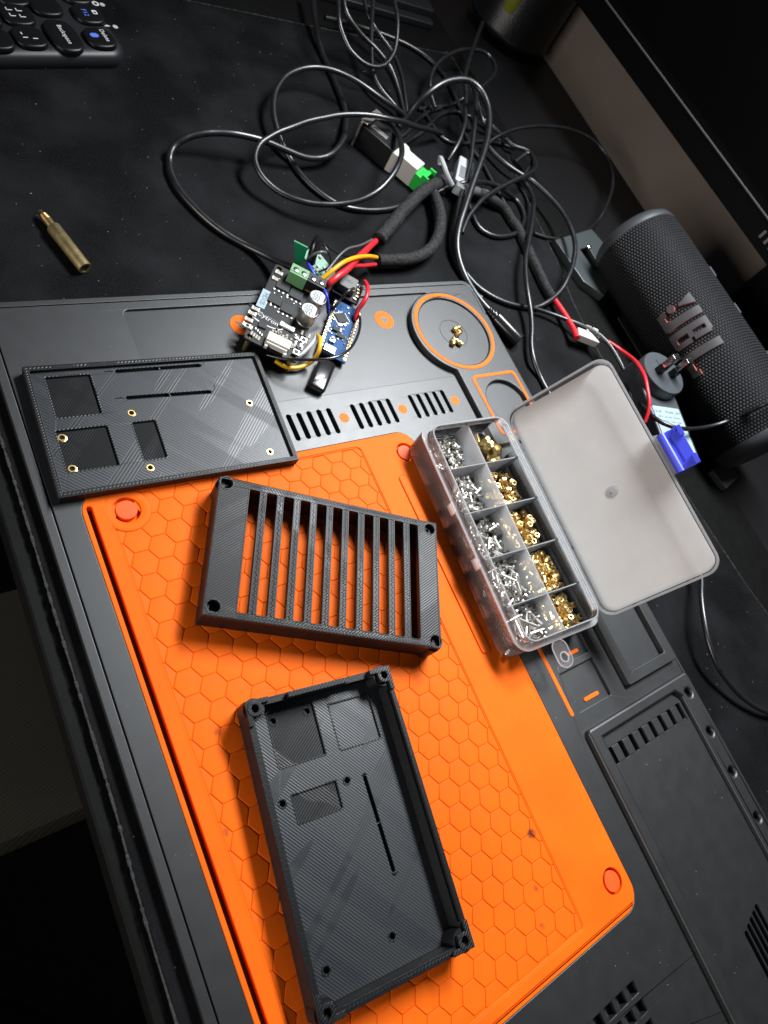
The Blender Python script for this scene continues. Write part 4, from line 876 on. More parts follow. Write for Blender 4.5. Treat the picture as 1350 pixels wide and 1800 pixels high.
for px in ((520, 620.5), (533, 599)):
    p = L(px); bb = MB(); bb.box((p[0], p[1], ZT + .05), (.36, .34, .10), .0); o = bb.build('push_button', M['solder'], md, bevel=.02); d = MB(); d.box((p[0], p[1], ZT + .11), (.19, .18, .05)); d.build('button_cap', M['key'], o, bevel=.01)
    for k in range(3): d = MB(); d.box((p[0] - .2 + .2 * k, p[1] + .42, ZT + .05), (.11, .3, .09), .0); d.build('resistor', M['key'] if k == 1 else M['smd'], md, bevel=.01)
for px in ((468, 518), ): 
    d = MB(); p = L((463.5, 525.5)); 
    d.box((p[0], p[1], ZT + .01), (.46, 1.34, .015)); st = d.build('name_sticker', M['label'], md)
    text('sticker_text', 'MD13S', .36, M['ink'], st, T(p[0], p[1], ZT + .0185, R_(-90)), .001, sx=.86)
p = L((471, 562)); text('board_text', 'Cytron', .40, M['silk'], md, T(p[0] - .02, p[1] + .06, ZT + .004, R_(-8)), .002, sx=1.05)
d = MB(); d.prism([(p[0] + .88 * math.cos(a), p[1] - .12 + .32 * math.sin(a)) for a in [R_(i * 10) for i in range(36)]], ZT, ZT + .004, [[(p[0] + .02 + .82 * math.cos(a), p[1] - .09 + .28 * math.sin(a)) for a in [R_(i * 10) for i in range(36)]]]); d.build('logo_ellipse', M['silk'], md)
for body, px in (('B', (514, 607)), ('A', (525, 591)), ('M1', (505, 598))): q = L(px); text('board_text', body, .13, M['silk'], md, T(q[0], q[1], ZT + .004), .001)
d = MB(); d.box((w * .1, h * .1, -.32), (1.8, 3.4, .5)); d.build('heat_pad', M['pcb_k'], md)
for sx, sy in ((-1, 1), (-1, -1), (1, -1), (1, 1)):
    d = MB(); d.cyl((sx * (w / 2 - .28), sy * (h / 2 - .28), -(zb - .14) - .10), (sx * (w / 2 - .28), sy * (h / 2 - .28), 0), .13, 10); d.build('standoff', M['brass_d'], md)

# blue microcontroller board
zn = .34
F6 = Frame(((592, 521), (638, 553), (608, 634), (551, 619)), zn, 1.66, 4.15)
nb = thing('microcontroller_board', 'blue circuit board with a square chip tilted on it, beside the black board', 'circuit board', (F6.c.x, F6.c.y, zn - .12), F6.a)
w, h = F6.w, F6.h
padxy = [(sx * (w / 2 - .11), -h / 2 + .26 + k * .262) for sx in (-1, 1) for k in range(15)]
d = MB(); d.prism(rrect(-w / 2, -h / 2, w / 2, h / 2, .05, 2), 0, .12, [circ(x, y, .045, 8) for x, y in padxy]); d.build('board', M['pcb_b'], nb)
for x, y in padxy: d = MB(); d.prism(circ(x, y, .10, 10), .12, .128, [circ(x, y, .05, 8)]); d.build('pin_pad', M['gold'], nb)
kw = dict(parent=nb, fr=F6, zz=zn, z0=.121)
d = MB(); p = F6.loc(601, 558, zn + .1); d.box((p[0], p[1], .17), (.66, .66, .09), R_(42)); ch_ = d.build('chip', M['chip'], nb, bevel=.015)
d = MB()
for sd in range(4):
    for k in range(10):
        mm = Matrix.Translation((p[0], p[1], .135)) @ Matrix.Rotation(R_(42 + 90 * sd), 4, 'Z'); d.box(mm @ Vector((.38, -.28 + .062 * k, 0)), (.1, .03, .02), R_(42 + 90 * sd))
d.build('chip_legs', M['solder'], ch_, kind='stuff')
blk('chip', (590, 580), (.38, .3), .13, 'chip', .0, **kw); blk('chip', (598, 591.5), (.5, .28), .1, 'chip', .0, **kw); blk('solder_tab', (596.5, 571), (.22, .2), .06, 'solder', .2, **kw); blk('solder_tab', (598.5, 581.5), (.12, .24), .08, 'solder', 0, **kw)
o = blk('push_button', (583, 600), (.32, .28), .14, 'solder', .0, **kw); o2 = blk('button_cap', (583, 597), (.17, .15), .08, 'white_p', 0, parent=o, fr=F6, zz=zn, z0=.26)
o = blk('usb_socket', (577.5, 617), (.66, .5), .22, 'chrome', 0, **kw)
bits('small_components', 22, ((590, 530), (620, 545), (600, 600), (575, 590)), 'solder', (.05, .12), nb, F6, zn, .12); bits('small_components', 14, ((600, 575), (622, 580), (608, 610), (596, 604)), 'smd', (.05, .12), nb, F6, zn, .12)
# black adapter plugged into its socket
ax0, ax1 = P(578, 633, .50), P(557, 681, .42)
ang = math.atan2(ax1.y - ax0.y, ax1.x - ax0.x); mid = (ax0 + ax1) / 2; ln = (ax1 - ax0).length
ad = thing('usb_adapter', 'glossy black usb adapter plugged into the end of the blue board', 'usb adapter', (mid.x, mid.y, .30), ang)
sec = rrect(-.48, -.22, .48, .22, .2, 6); n = len(sec); vs = []; st = [(-ln / 2, .86), (-ln / 2 + .08, 1.0), (ln / 2 - .1, 1.0), (ln / 2, .9)]
for x, f in st: vs += [(x, p[0] * f, p[1] * f) for p in sec]
fs = [(j * n + i, j * n + (i + 1) % n, (j + 1) * n + (i + 1) % n, (j + 1) * n + i) for j in range(len(st) - 1) for i in range(n)] + [tuple(range(n)), tuple(3 * n + i for i in range(n))]
d = MB(); d.add(vs, fs); d.build('body', M['tape'], ad, smooth=50)
d = MB(); d.add([(ln / 2 + .002, p[0] * .7, p[1] * .45) for p in sec], [tuple(range(n))]); d.add([(ln / 2 + .004, p[0] * .5, p[1] * .12 - .03) for p in sec], [tuple(range(n))]); d.build('port', M['ink'], ad, solid=False)
d = MB(); d.box((ln / 2 + .006, 0, -.03), (.004, .5, .03)); d.build('port_tongue', M['alu'], ad)
# voltage converter with the big ferrite block
F7 = Frame(((601, 482), (641, 500), (627, 527), (587, 506)), .75)
bc = thing('voltage_converter', 'small circuit board with a grey ferrite block marked 100, behind the blue board', 'circuit board', (F7.c.x, F7.c.y, .45), F7.a)
d = MB(); d.prism(rrect(-F7.w / 2 - .1, -F7.h / 2 - .1, F7.w / 2 + .1, F7.h / 2 + .1, .04, 2), 0, .12); d.build('board', M['pcb_k'], bc)
d = MB(); d.prism(rrect(-.62, -.55, .36, .50, .12, 3), .121, .62); fe = d.build('ferrite_block', M['iron'], bc, bevel=.06); text('ferrite_text', '100', .3, M['ink'], fe, T(-.13, .02, .624, R_(178)), .002)
for k in range(5): d = MB(); d.box((.5 + rn.uniform(-.05, .14), -.55 + .27 * k, .17), (.2, .13, .1), rn.uniform(-.2, .2)); d.build('small_component', M['gold' if k % 2 else 'solder'], bc, bevel=.01)
for k in range(3): d = MB(); d.box((-.2 + .28 * k, .6, .16), (.17, .12, .09)); d.build('small_component', M['solder'], bc, bevel=.01)
d = MB(); d.box((0, 0, -.2), (1.1, 1.0, .38)); d.build('lower_block', M['tape'], bc, bevel=.03)
# green radio module standing on edge, wrapped joints
ga, gb, gc, gd_ = P(519, 462, .8), P(517, 424, 2.2), P(541, 436, 2.1), P(531, 466, .8)
gm = thing('radio_module', 'green circuit board strip standing on edge behind the terminal block', 'circuit board', (ga + gd_) / 2)
d = MB(); pts = [v - (ga + gd_) / 2 for v in (ga, gb, gc, gd_)]; nn = (pts[1] - pts[0]).cross(pts[3] - pts[0]).normalized() * .1
d.add(pts + [v + nn for v in pts], [(0, 1, 2, 3), (7, 6, 5, 4), (0, 1, 5, 4), (1, 2, 6, 5), (2, 3, 7, 6), (3, 0, 4, 7)]); d.build('board', M['pcb_g'], gm)
g2 = thing('sensor_module', 'small green board with white solder joints tangled in thin wires behind the terminals', 'circuit board', P(560, 465, .9), rot=(R_(20), R_(-15), R_(30)))
d = MB(); d.box((0, 0, 0), (1.0, 1.9, .1)); d.build('board', M['pcb_g'], g2); d = MB()
for k in range(16): d.box((rn.uniform(-.4, .4), rn.uniform(-.8, .8), .08), (rn.uniform(.08, .2), rn.uniform(.08, .2), .1))
d.build('solder_joints', M['white_p'], g2, bevel=.02); 
def wire(name, label, pts, r, mt, step=.18, cat='wire', group=None, n=8, rf=None):
    pp = [P(p[0], p[1], p[2]) for p in pts]; sp = smooth_path(pp, step); base = Vector((sp[0].x, sp[0].y, sp[0].z)); d = MB(); d.tube([v - base for v in sp], r, n, rf)
    o = d.build(name, M[mt], None, smooth=60); o.location = base * S; return tag(o, label, cat, group)
wire('tape_wrap', 'glossy black taped joint sticking up behind the green terminal block', [(546, 462, 1.1), (550, 445, 1.7), (556, 428, 2.2), (562, 419, 2.4)], .26, 'tape', cat='taped joint')
wire('wire', 'grey bent wire running up behind the terminals', [(541, 455, 1.3), (552, 447, 1.9), (566, 443, 2.1), (577, 446, 1.8)], .09, 'grey_w')
wire('wire', 'short blue wire ending behind the two terminal blocks', [(541, 462, 1.2), (546, 472, 1.6), (553, 484, 1.55)], .10, 'blue_w')
wire('wire', 'thin black wire looping behind the sensor board', [(563, 425, 2.0), (574, 438, 2.1), (581, 455, 1.7), (577, 470, 1.2), (560, 478, .9)], .055, 'cable')
wire('wire', 'thin black wire crossing behind the grey one', [(576, 433, 1.8), (600, 448, 1.3), (622, 452, .8), (640, 462, .3)], .06, 'cable')
wire('wire', 'thin grey wire bowing from the braided sleeve to the terminals', [(654, 421, .9), (634, 431, 1.5), (612, 437, 1.8), (596, 450, 1.8), (583, 466, 1.6), (573, 478, 1.5)], .07, 'grey_w')
wire('wire', 'thick red wire running from the braided sleeve down to the black terminal', [(660, 424, .6), (646, 437, 1.2), (629, 453, 1.5), (610, 474, 1.7), (592, 487, 1.75), (578, 499, 1.5), (575, 505, 1.25)], .19, 'red')
wire('wire', 'amber wire arching over the red ones to the black terminal', [(662, 452.5, .5), (646, 450.5, 1.3), (625, 453, 1.9), (604, 461, 2.1), (585, 475, 2.0), (566, 491, 1.6)], .125, 'amber')
wire('wire', 'short red wire from the second braided sleeve joining the thick one', [(660, 465, .2), (640, 467, .9), (618, 468, 1.4), (600, 478, 1.6), (584, 492, 1.4)], .12, 'red')
wire('wire', 'blue wire dropping past the rear capacitor to the blue board', [(568, 508, 1.5), (574, 520, 1.7), (576, 537, 1.2), (577, 550, .7)], .10, 'blue_w')
wire('wire', 'red wire bending from the converter down to the blue board', [(641, 495, .9), (646, 504, 1.3), (645, 519, 1.4), (638, 533, 1.2), (629, 545, .8), (625, 563, .45)], .13, 'red')
wire('wire', 'black wire from the ferrite block to the left edge of the blue board', [(622, 507, 1.3), (610, 513, 1.4), (600, 525, 1.0), (590, 537, .8), (583, 546, .5)], .085, 'cable')
wire('wire', 'black wire looping round the right side of the blue board to the sticker board', [(627, 552, .45), (633, 560, .9), (631, 583, 1.3), (620, 607, 1.5), (604, 622, 1.6), (585, 629, 1.6), (560, 632, 1.5), (520, 632, 1.2), (494, 630, .9), (470, 624, .6)], .075, 'tape')
wire('wire', 'yellow wire bent under the board from the blue board pads', [(557, 589, .5), (563, 596, 1.2), (562, 612, 1.3), (556, 626, .9), (545, 638, .35), (525, 646, .25), (503, 645, .3), (484, 634, .4)], .115, 'yellow')
wire('wire', 'white wire following the right edge of the black board', [(556, 589, .5), (551, 600, .9), (540, 613, .9), (528, 624, .8), (512, 630, .7)], .11, 'white_w')

# ================================================================ cables
def cable(label, pts, r=.21, z=None, mt='cable', name='cable', cat='cable', group='cables tangled at the back of the pad', step=.4, n=10, rf=None):
    z0 = PZ + r if z is None else z
    if mt == 'cable': r *= .92
    return wire(name, label, [(p[0], p[1], p[2] if len(p) > 2 else z0) for p in pts], r, mt, step, cat, group, n, rf)
cable('black cable making the leftmost wide loop and ending at the green terminal', [(516, 472, .9), (500, 465, .6), (472, 451, .1), (436, 433), (397, 411), (365, 387), (339, 362), (318, 338), (308, 322), (299, 300), (298, 282), (300, 268, .0), (308, 255, .2), (322, 245, .5), (339, 238, .7), (360, 234, .9), (383, 233, 1.0), (406, 234.5, 1.1), (428, 238, 1.1), (463, 247, 1.0), (499, 262, .7), (534, 276, .4), (561, 278, .3), (582, 271, .4), (598, 255, .4), (606, 235, .3), (608, 205), (604, 185), (595, 160), (586, 138), (576, 115), (567, 95), (560, 70, .0), (556, 48, .2), (553, 25, .4), (548, -20, .6)], .225)
cable('black cable making the middle loop over the white and green connector', [(776, 234, .2), (755, 228, .8), (730, 222, 1.3), (708, 214, 1.7), (685, 209, 1.9), (656, 203, 1.9), (628, 201, 1.8), (598, 202, 1.7), (570, 207, 1.6), (540, 213.5, 1.5), (512, 224, 1.4), (490, 232, 1.3), (472, 242, 1.2), (459, 251, 1.1), (452, 262, 1.0), (448, 276, .9), (450, 290, .8), (457, 305, .7), (468, 319, .6), (484, 333, .5), (503, 344, .5), (528, 353, .6), (552, 358, .7), (580, 359.5, .9), (605, 357.5, 1.1), (630, 352.5, 1.4), (650, 344, 1.7), (668, 332, 2.0), (681, 319, 2.2), (693, 303, 2.4), (701, 287, 2.5), (706, 272, 2.4), (706, 258, 2.2), (702, 240, 1.7), (695, 227, 1.1), (686, 217, .4), (672, 206)], .20)
cable('black cable making the tall loop left of the connector and running right below it', [(716, 206, .3), (703, 196, .6), (694, 189, .8), (672, 174, 1.1), (650, 158, 1.3), (628, 143, 1.4), (605, 131, 1.4), (583, 122.5, 1.4), (561, 118.5, 1.3), (540, 119, 1.2), (521, 124, 1.1), (504, 133, 1.0), (492, 147, .9), (484, 163, .8), (481, 180, .7), (481, 196, .6), (483, 211, .5), (488, 230, .35), (494, 247, .2), (502, 265, .0), (512, 282), (522, 298), (534, 313), (548, 327), (561, 338), (578, 350), (597, 360), (628, 368), (672, 369), (712, 360), (752, 345), (783, 331, .1), (800, 325, .5), (812, 322, .8), (834, 319.5, .8), (854, 321, .6), (875, 327, .4), (887, 335, .3), (905, 349), (916, 364), (922, 384), (916, 402), (900, 413), (869, 415), (842, 400), (829, 373), (820, 350)], .20)
cable('thin black cable dropping from the top edge and bending right into the tangle', [(606, -25, 3.2), (604, 0, 2.9), (611, 27, 2.5), (633, 58, 1.9), (650, 75, 1.6), (664, 89, 1.4), (687, 120, .9), (702, 164, .3), (711, 203, .0)], .19)
cable('thin black cable dropping straight from the top edge into the tangle', [(656, -25, 2.6), (656, 0, 2.4), (653, 44, 1.9), (653, 89, 1.3), (656, 129, .8), (669, 156, .5), (691, 182, .2), (713, 210, -.1)], .18)
cable('black cable hanging in a narrow loop at the top edge', [(692, -25, 3.6), (693, 0, 3.4), (699, 36, 3.0), (696, 80, 2.2), (688, 101, 1.8), (675, 115, 1.5), (655, 117, 1.4), (636, 108, 1.5), (620, 93, 1.7), (611, 80, 1.9), (602, 58, 2.3), (596, 36, 2.7), (595, 0, 3.1), (595, -25, 3.3)], .17)
cable('black cable lying along the far seam of the pad and curving down to the right', [(571, 31, .2), (600, 37, .1), (633, 47), (678, 62), (722, 82), (758, 107), (784, 138), (800, 170), (812, 200), (825, 230)], .20)
cable('thick glossy black cable arching high over the tangle and ending in the barrel socket', [(700, 222, -.1), (718, 203, .6), (736, 179, 1.6), (752, 164, 2.2), (767, 153, 2.6), (784, 144, 2.9), (802, 140, 3.1), (816, 140, 3.2), (829, 144, 3.2), (842, 155, 3.1), (851, 169, 3.0), (858, 188, 2.8), (860, 208, 2.6), (859, 230, 2.4), (855, 252, 2.2), (849, 273, 2.0), (842, 293, 1.8), (829, 329, 1.4), (816, 369, 1.0), (808, 395, .7), (803, 425, .4), (806, 455, .1), (818, 488), (836, 518), (852, 538), (860, 546)], .27)
cable('thin black cable coming down steeply from beside the pen cup', [(848, 40, 1.4), (843, 54, 1.4), (838, 67, 1.5), (827, 98, 1.7), (821, 118, 1.8), (817, 138, 1.8), (819, 165, 1.6), (818, 190, 1.5), (818, 213, 1.4), (812, 235, 1.2), (807, 249, 1.0), (798, 265, .7), (787, 282, .2)], .19)
cable('thin black cable running down beside the thick arch', [(830, 150, 1.7), (836, 164, 1.8), (837, 182, 1.8), (836, 200, 1.7), (834, 225, 1.6), (831, 249, 1.4), (827, 284, 1.1), (818, 320, .8), (811, 342, .6), (806, 364, .5), (801, 390, .4), (797, 415, .2), (797, 440, .0), (806, 470), (826, 505), (846, 524)], .19)
cable('thin black cable making the small round loop at the top of the tangle', [(765, 190, .2), (757, 165, .5), (756, 145, .8), (761, 125, 1.0), (772, 109, 1.2), (789, 97, 1.3), (807, 89, 1.4), (827, 87, 1.4), (847, 90, 1.4), (861, 99, 1.3), (869, 111, 1.3), (871, 123, 1.2), (866, 135, 1.2), (857, 144, 1.2), (844, 156, 1.1), (838, 166, .9), (842, 190, .6), (850, 215, .4), (861, 235)], .18)
cable('thin black cable making the big open loop towards the wall', [(851, 268, .1), (857, 254, .3), (868, 244, .5), (883, 236, .7), (900, 229, .8), (917, 225, .9), (940, 222, 1.0), (961, 222, 1.0), (985, 224, 1.0), (1006, 229, .9), (1026, 237, .8), (1043, 247, .7), (1058, 261, .6), (1069, 279, .5), (1075, 297, .4), (1077, 316, .3), (1075, 335, .2), (1069, 353, .1), (1061, 372, .0), (1050, 389), (1036, 402), (1020, 411), (1000, 418), (980, 420), (958, 417), (939, 410)], .16)
cable('grey lit black cable swinging down the right side and back to the pad corner', [(852, 250, .1), (857, 256, .2), (870, 271, .2), (893, 291, .3), (914, 305, .3), (936, 318, .4), (952, 332, .5), (968, 348, .6), (982, 364, .7), (994, 382, .8), (1003, 400, .9), (1009, 418, .9), (1011, 436, .9), (1009, 454, .8), (1005, 472, .7), (998, 489, .6), (990, 505, .4), (978, 519, .2), (961, 532, .0), (940, 541), (912, 538), (884, 530), (858, 517), (836, 501), (818, 480)], .20)
cable('black cable bent into a sharp kink right of the tangle', [(842, 205, .1), (865, 222, .1), (884, 240, .2), (902, 256, .3), (920, 262, .5), (931, 268, .6), (936, 276, .6), (934, 290, .4), (924, 303, .3), (921, 318, .2), (929, 330, .2), (936, 345, .3), (938, 362, .5), (935, 392, .6), (929, 426, .6), (924, 455, .6), (924, 481, .6), (927, 510, .6), (933, 548, .4), (935, 578, .3), (934, 604, .2), (938, 632, .1), (949, 661), (964, 690), (990, 730), (1020, 780)], .19)
cable('black cable crossing the tangle from the kink down to the left', [(905, 285, .3), (930, 268, .7), (940, 283, .9), (941, 296, 1.0), (929, 306, 1.0), (903, 318, .9), (879, 330, .8), (854, 346, .7), (838, 362, .6), (822, 384, .4), (812, 410, .2)], .18)
cable('black cable lying low between the arch and the grey plug', [(735, 192), (760, 188), (785, 186), (806, 178), (818, 170, .0)], .15)
cable('short black cable seen under the top loop of the tangle', [(700, 245), (716, 232), (735, 210), (757, 195), (775, 190)], .17)
cable('black cable lying under the knot and running down beside the braided one', [(818, 236), (830, 262), (846, 284), (860, 310), (875, 337), (893, 368), (912, 398)], .17)
cable('thin black cable passing the red joint and sweeping under the charger to the speaker', [(936, 541, .0), (967, 551, .0), (1008, 566, .3), (1044, 582, .8), (1067, 601, 1.0), (1085, 628, 1.0), (1097, 652, .9), (1110, 682, .9), (1128, 711, 1.3), (1151, 735, 2.3), (1181, 750, 2.8), (1211, 754, 2.6), (1246, 750, 2.3), (1285, 738, 3.0), (1320, 721, 4.4), (1350, 708, 5.5), (1390, 690, 6.2)], .16)
cable('black cable lying on the pad below the raised lid', [(1160, 900, .0), (1205, 960, .2), (1231, 1010, .6), (1233, 1048, .8), (1237, 1085, .9), (1246, 1130, .8), (1262, 1171, .5), (1282, 1201, .25), (1304, 1225, .1), (1328, 1242, .0), (1350, 1252, -.05), (1390, 1262)], .17, group=None)
cable('black cable running in from the top edge beside the hanging loop', [(636, -25, 2.2), (640, 0, 2.0), (649, 30, 1.6), (668, 62, 1.1), (690, 92, .7), (705, 130, .4), (712, 170, .1), (716, 205)], .17)
cable('black cable crossing behind the white block and under the arch', [(688, 268), (704, 258), (722, 246), (742, 232), (760, 214), (778, 200), (800, 196), (826, 205)], .17)
cable('black cable bowing below the arch towards the kink', [(742, 190), (756, 214), (772, 236), (790, 250), (816, 252), (846, 248), (876, 252), (905, 262)], .16)
# braided sleeves
def braid(label, pts, r=.42): return cable(label, pts, r, None, 'sleeve', 'braided_sleeve', 'cable sleeve', None, .075, 16, lambda i, k: 1 + .035 * (i % 2) + .035 * math.sin(i * 1.7) + .03 * math.sin(i * .37))
braid('black braided sleeve leading to the thick red wire', [(800, 312, .0), (785, 316, .1), (770, 322, .3), (754, 330, .5), (739, 340, .6), (717, 362, .6), (705, 375, .6), (694, 389, .6), (681, 404, .6), (666, 421, .6)], .42)
braid('black braided sleeve curling round to the amber wire', [(757, 334, .1), (766, 350, .3), (773, 373, .4), (774, 395, .5), (770, 415, .5), (762, 431, .5), (750, 443, .45), (735, 451, .4), (717, 456, .35), (690, 458, .3), (664, 458, .3)], .37)
braid('black braided sleeve running down from the grey plug to the red joint', [(836, 338, .1), (850, 343, .2), (870, 354, .1), (887, 367), (900, 387), (911, 402), (924, 430), (943, 470), (961, 508), (976, 530)], .34)
for k, (x, y, z) in enumerate(()): pass
cable('red wire pair leaving the braided sleeve towards the white joint', [(974, 526, .0), (985, 541, .1), (998, 561, .2), (1009, 580, .3), (1014, 594, .4)], .20, None, 'red', 'wire', 'wire', None)
cable('red wire running from the white joint down to the charger', [(1060, 596, .7), (1073, 603, .9), (1098, 620, 1.2), (1115, 633, 1.9), (1126, 648, 2.5), (1134, 664, 2.75), (1138, 685, 2.75), (1141, 706, 2.6), (1139, 725, 2.3), (1133, 742, 1.9)], .13, None, 'red', 'wire', 'wire', None)
cable('black lead beside the red wire running under the lid', [(1083, 618, .5), (1095, 650, .7), (1106, 690, .8), (1121, 715, .8), (1140, 745, .7)], .12, None, 'cable', 'wire', 'wire', None)
# barrel socket
a, b = P(858, 545, PZ + .5), P(912, 600, PZ + .5); dr = (b - a).normalized()
bs = thing('barrel_socket', 'black barrel power socket with a ribbed strain relief beside the round dish', 'power socket', a, rot=dr.to_track_quat('Z', 'X').to_euler()); ln = (b - a).length
d = MB(); d.lathe([(.28, 0), (.34, .06), (.34, .12), (.29, .16), (.29, .2), (.36, .26), (.36, .34), (.30, .38), (.30, .42), (.40, .5), (.40, .58), (.34, .62), (.34, .68), (.50, .78), (.50, ln * .97), (.46, ln)], 24); d.build('body', M['tape'], bs, smooth=50)
d = MB(); d.cyl((0, 0, ln - .02), (0, 0, ln + .01), .28, 20); d.build('opening', M['ink'], bs)
# white joint on the red wires
jt = P(1031, 593, .35); e = P(1055, 602, .35) - P(1008, 583, .35)
wj = thing('wire_joint', 'white plastic plug joining the red wires beside the speaker', 'connector', (jt.x, jt.y, .12), math.atan2(e.y, e.x))
d = MB(); d.prism(rrect(-.95, -.42, .85, .30, .08, 3), 0, .55); d.build('housing', M['white_p'], wj, bevel=.06)
d = MB(); d.prism(rrect(-.15, .32, .35, .9, .08, 3), 0, .55); d.prism(rrect(.40, .32, .9, .9, .08, 3), 0, .55); d.build('housing', M['white_p'], wj, bevel=.06)
# panel connector with white block and bright green plug
ca, cb = P(640, 232, .2), P(722, 308, .0); e = cb - ca; pa = math.atan2(e.y, e.x); ln = e.length
pc = thing('panel_connector', 'black panel socket with metal flange, white block and bright green plug under the cable loops', 'connector', (ca.x, ca.y, PZ), pa)
d = MB(); d.box((-.05, .05, .85), (.16, 2.5, 1.9)); fl = d.build('flange', M['alu'], pc, bevel=.03); d = MB(); d.box((.05, .05, 1.82), (.55, 2.2, .1)); d.build('flange_lip', M['alu'], pc, bevel=.02)
d = MB(); d.box((1.35, 0, .75), (2.6, 1.75, 1.5)); d.build('body', M['black'], pc, bevel=.05)
d = MB(); d.box((1.05, -.2, 1.53), (1.3, .35, .06)); d.build('spring_clip', M['alu'], pc, bevel=.01)
d = MB(); d.prism([(2.62, -.95), (3.0, -.9), (3.3, -.62), (4.6, -.62), (4.6, .62), (3.3, .62), (3.0, .9), (2.62, .95)], .05, 1.45); d.build('white_block', M['white_p'], pc, bevel=.05)
d = MB(); d.box((4.95, 0, .62), (.7, 1.25, 1.1)); gp = d.build('green_plug', M['bright_green'], pc, bevel=.04)
d = MB(); d.box((5.35, .62, .8), (.5, .14, 1.35)); d.box((5.35, -.62, .8), (.5, .14, 1.35)); d.box((5.2, 0, 1.23), (.3, 1.1, .12)); d.build('green_cheek', M['bright_green'], gp, bevel=.02)
d = MB(); d.box((5.32, .1, .55), (.06, .5, .4)); d.build('plug_mouth', M['ink'], gp); d = MB(); d.cyl((5.3, .2, .5), (5.9, .25, .35), .09, 8); d.build('amber_lead', M['amber'], gp)
# grey network plug in the tangle
ga, gb = P(817, 282, .7), P(806, 328, .5); e = gb - ga; pa = math.atan2(e.y, e.x); ln = e.length
gp = thing('network_plug', 'pale grey ribbed plug with latch clip among the cables right of the green plug', 'plug', (ga.x, ga.y, .1), pa)
d = MB(); d.prism(rrect(0, -.5, ln, .75, .12, 3), .0, .8); d.build('boot', M['white_w'], gp, bevel=.08)
for k in range(6): d = MB(); d.box((ln * .42 + .24 * k, .1, .82), (.09, .8, .06)); d.build('grip_rib', M['grey_w'], gp, bevel=.02)
d = MB(); d.box((ln + .25, .15, .4), (.5, .9, .7)); d.build('plug_end', M['clear_rim'], gp, bevel=.04)
d = MB(); d.tube(smooth_path([(P(795, 325, .6) - Vector((0, 0, 0))), P(786, 307, 1.1), P(780, 290, 1.4), P(774, 277, 1.2), P(773, 290, .8)], .2), .16, 8); o = d.build('latch_clip', M['white_w'], None); tag(o, 'pale plastic clip curling up left of the grey plug', 'clip')
ga, gb = P(828, 335, .3), P(856, 340, .2); d = MB(); d.tube([ga, ga.lerp(gb, .4), ga.lerp(gb, .41), gb], .34, 12, rf=lambda i, k: (1, 1, .8, .75)[i]); o = d.build('heat_shrink', M['grey_w'], None); tag(o, 'grey ribbed tail where the plug meets the braided sleeve', 'plug tail')
# dark clamp plate at the back of the desk
cl = thing('clamp_plate', 'grey painted metal clamp plate with a slot beside the far end of the speaker', 'clamp', (0, 0, 0))
q = [P(*p, -.1).to_2d() for p in ((976, 421), (1040, 402), (1098, 470), (1062, 520), (1026, 494))]
sl_ = [P(*p, -.1).to_2d() for p in ((1020, 438), (1034, 433), (1056, 470), (1046, 476))]
d = MB(); d.prism([tuple(v) for v in q], DZ + .01, -.1, [[tuple(v) for v in sl_]]); d.build('plate', M['clampm'], cl, bevel=.06)
p = P(1036, 433, -.05); d = MB(); d.lathe([(.22, -.1), (.22, 0), (.15, .06), (.03, .08)], 16, T(p.x, p.y, -.06)); d.build('screw', M['chrome'], cl)

# ================================================================ speaker
XA, ZA, RR = 30.0, 2.45, 3.2; Y0, Y1 = 6.5, 23.7
spk = thing('bluetooth_speaker', 'dark grey fabric covered cylinder speaker lying along the back of the desk', 'speaker', (XA, (Y0 + Y1) / 2, ZA)); YC = (Y0 + Y1) / 2
n, k = 72, 18; bm = bmesh.new(); uvl = bm.loops.layers.uv.new('UVMap'); ring = []
for j in range(k + 1):
    y = Y0 + (Y1 - Y0) * j / k - YC; rr = RR - (.10 * max(0, abs(2 * j / k - 1) - .86) / .14)
    ring.append([bm.verts.new(Vector((rr * math.cos(6.2831853 * i / n), y, rr * math.sin(6.2831853 * i / n))) * S) for i in range(n)])
for j in range(k):
    for i in range(n):
        f = bm.faces.new((ring[j][i], ring[j][(i + 1) % n], ring[j + 1][(i + 1) % n], ring[j + 1][i]))
        for lp, (u, v) in zip(f.loops, ((i, j), (i + 1, j), (i + 1, j + 1), (i, j + 1))): lp[uvl].uv = (u / n, v / k)
bmesh.ops.recalc_face_normals(bm, faces=bm.faces)
me = bpy.data.meshes.new('fabric'); bm.to_mesh(me); bm.free(); me.materials.append(M['knit'])
for p in me.polygons: p.use_smooth = True
link('fabric', me, spk)
ry = Matrix.Rotation(R_(-90), 4, 'X')
for sgn, yy in ((1, Y1 - YC), (-1, Y0 - YC)):
    d = MB(); d.lathe([(RR - .16, -.25), (RR - .10, -.02), (RR - .06, .10), (RR - .18, .55), (RR - .5, .85), (RR - .9, .92), (RR - 1.2, .75), (.1, .7)], 56, Matrix.Translation((0, yy, 0)) @ (ry if sgn > 0 else Matrix.Rotation(R_(90), 4, 'X'))); d.build('end_cap', M['cap'], spk, smooth=50)
for y in (15.4, 11.2, 18.7):
    a = R_(52); d = MB(); d.box((RR * math.cos(a), y - YC, RR * math.sin(a)), (.5, .9, .25), mat=Matrix.Rotation(-a + R_(90), 4, 'Y')); d.build('button', M['cap'], spk, bevel=.05)
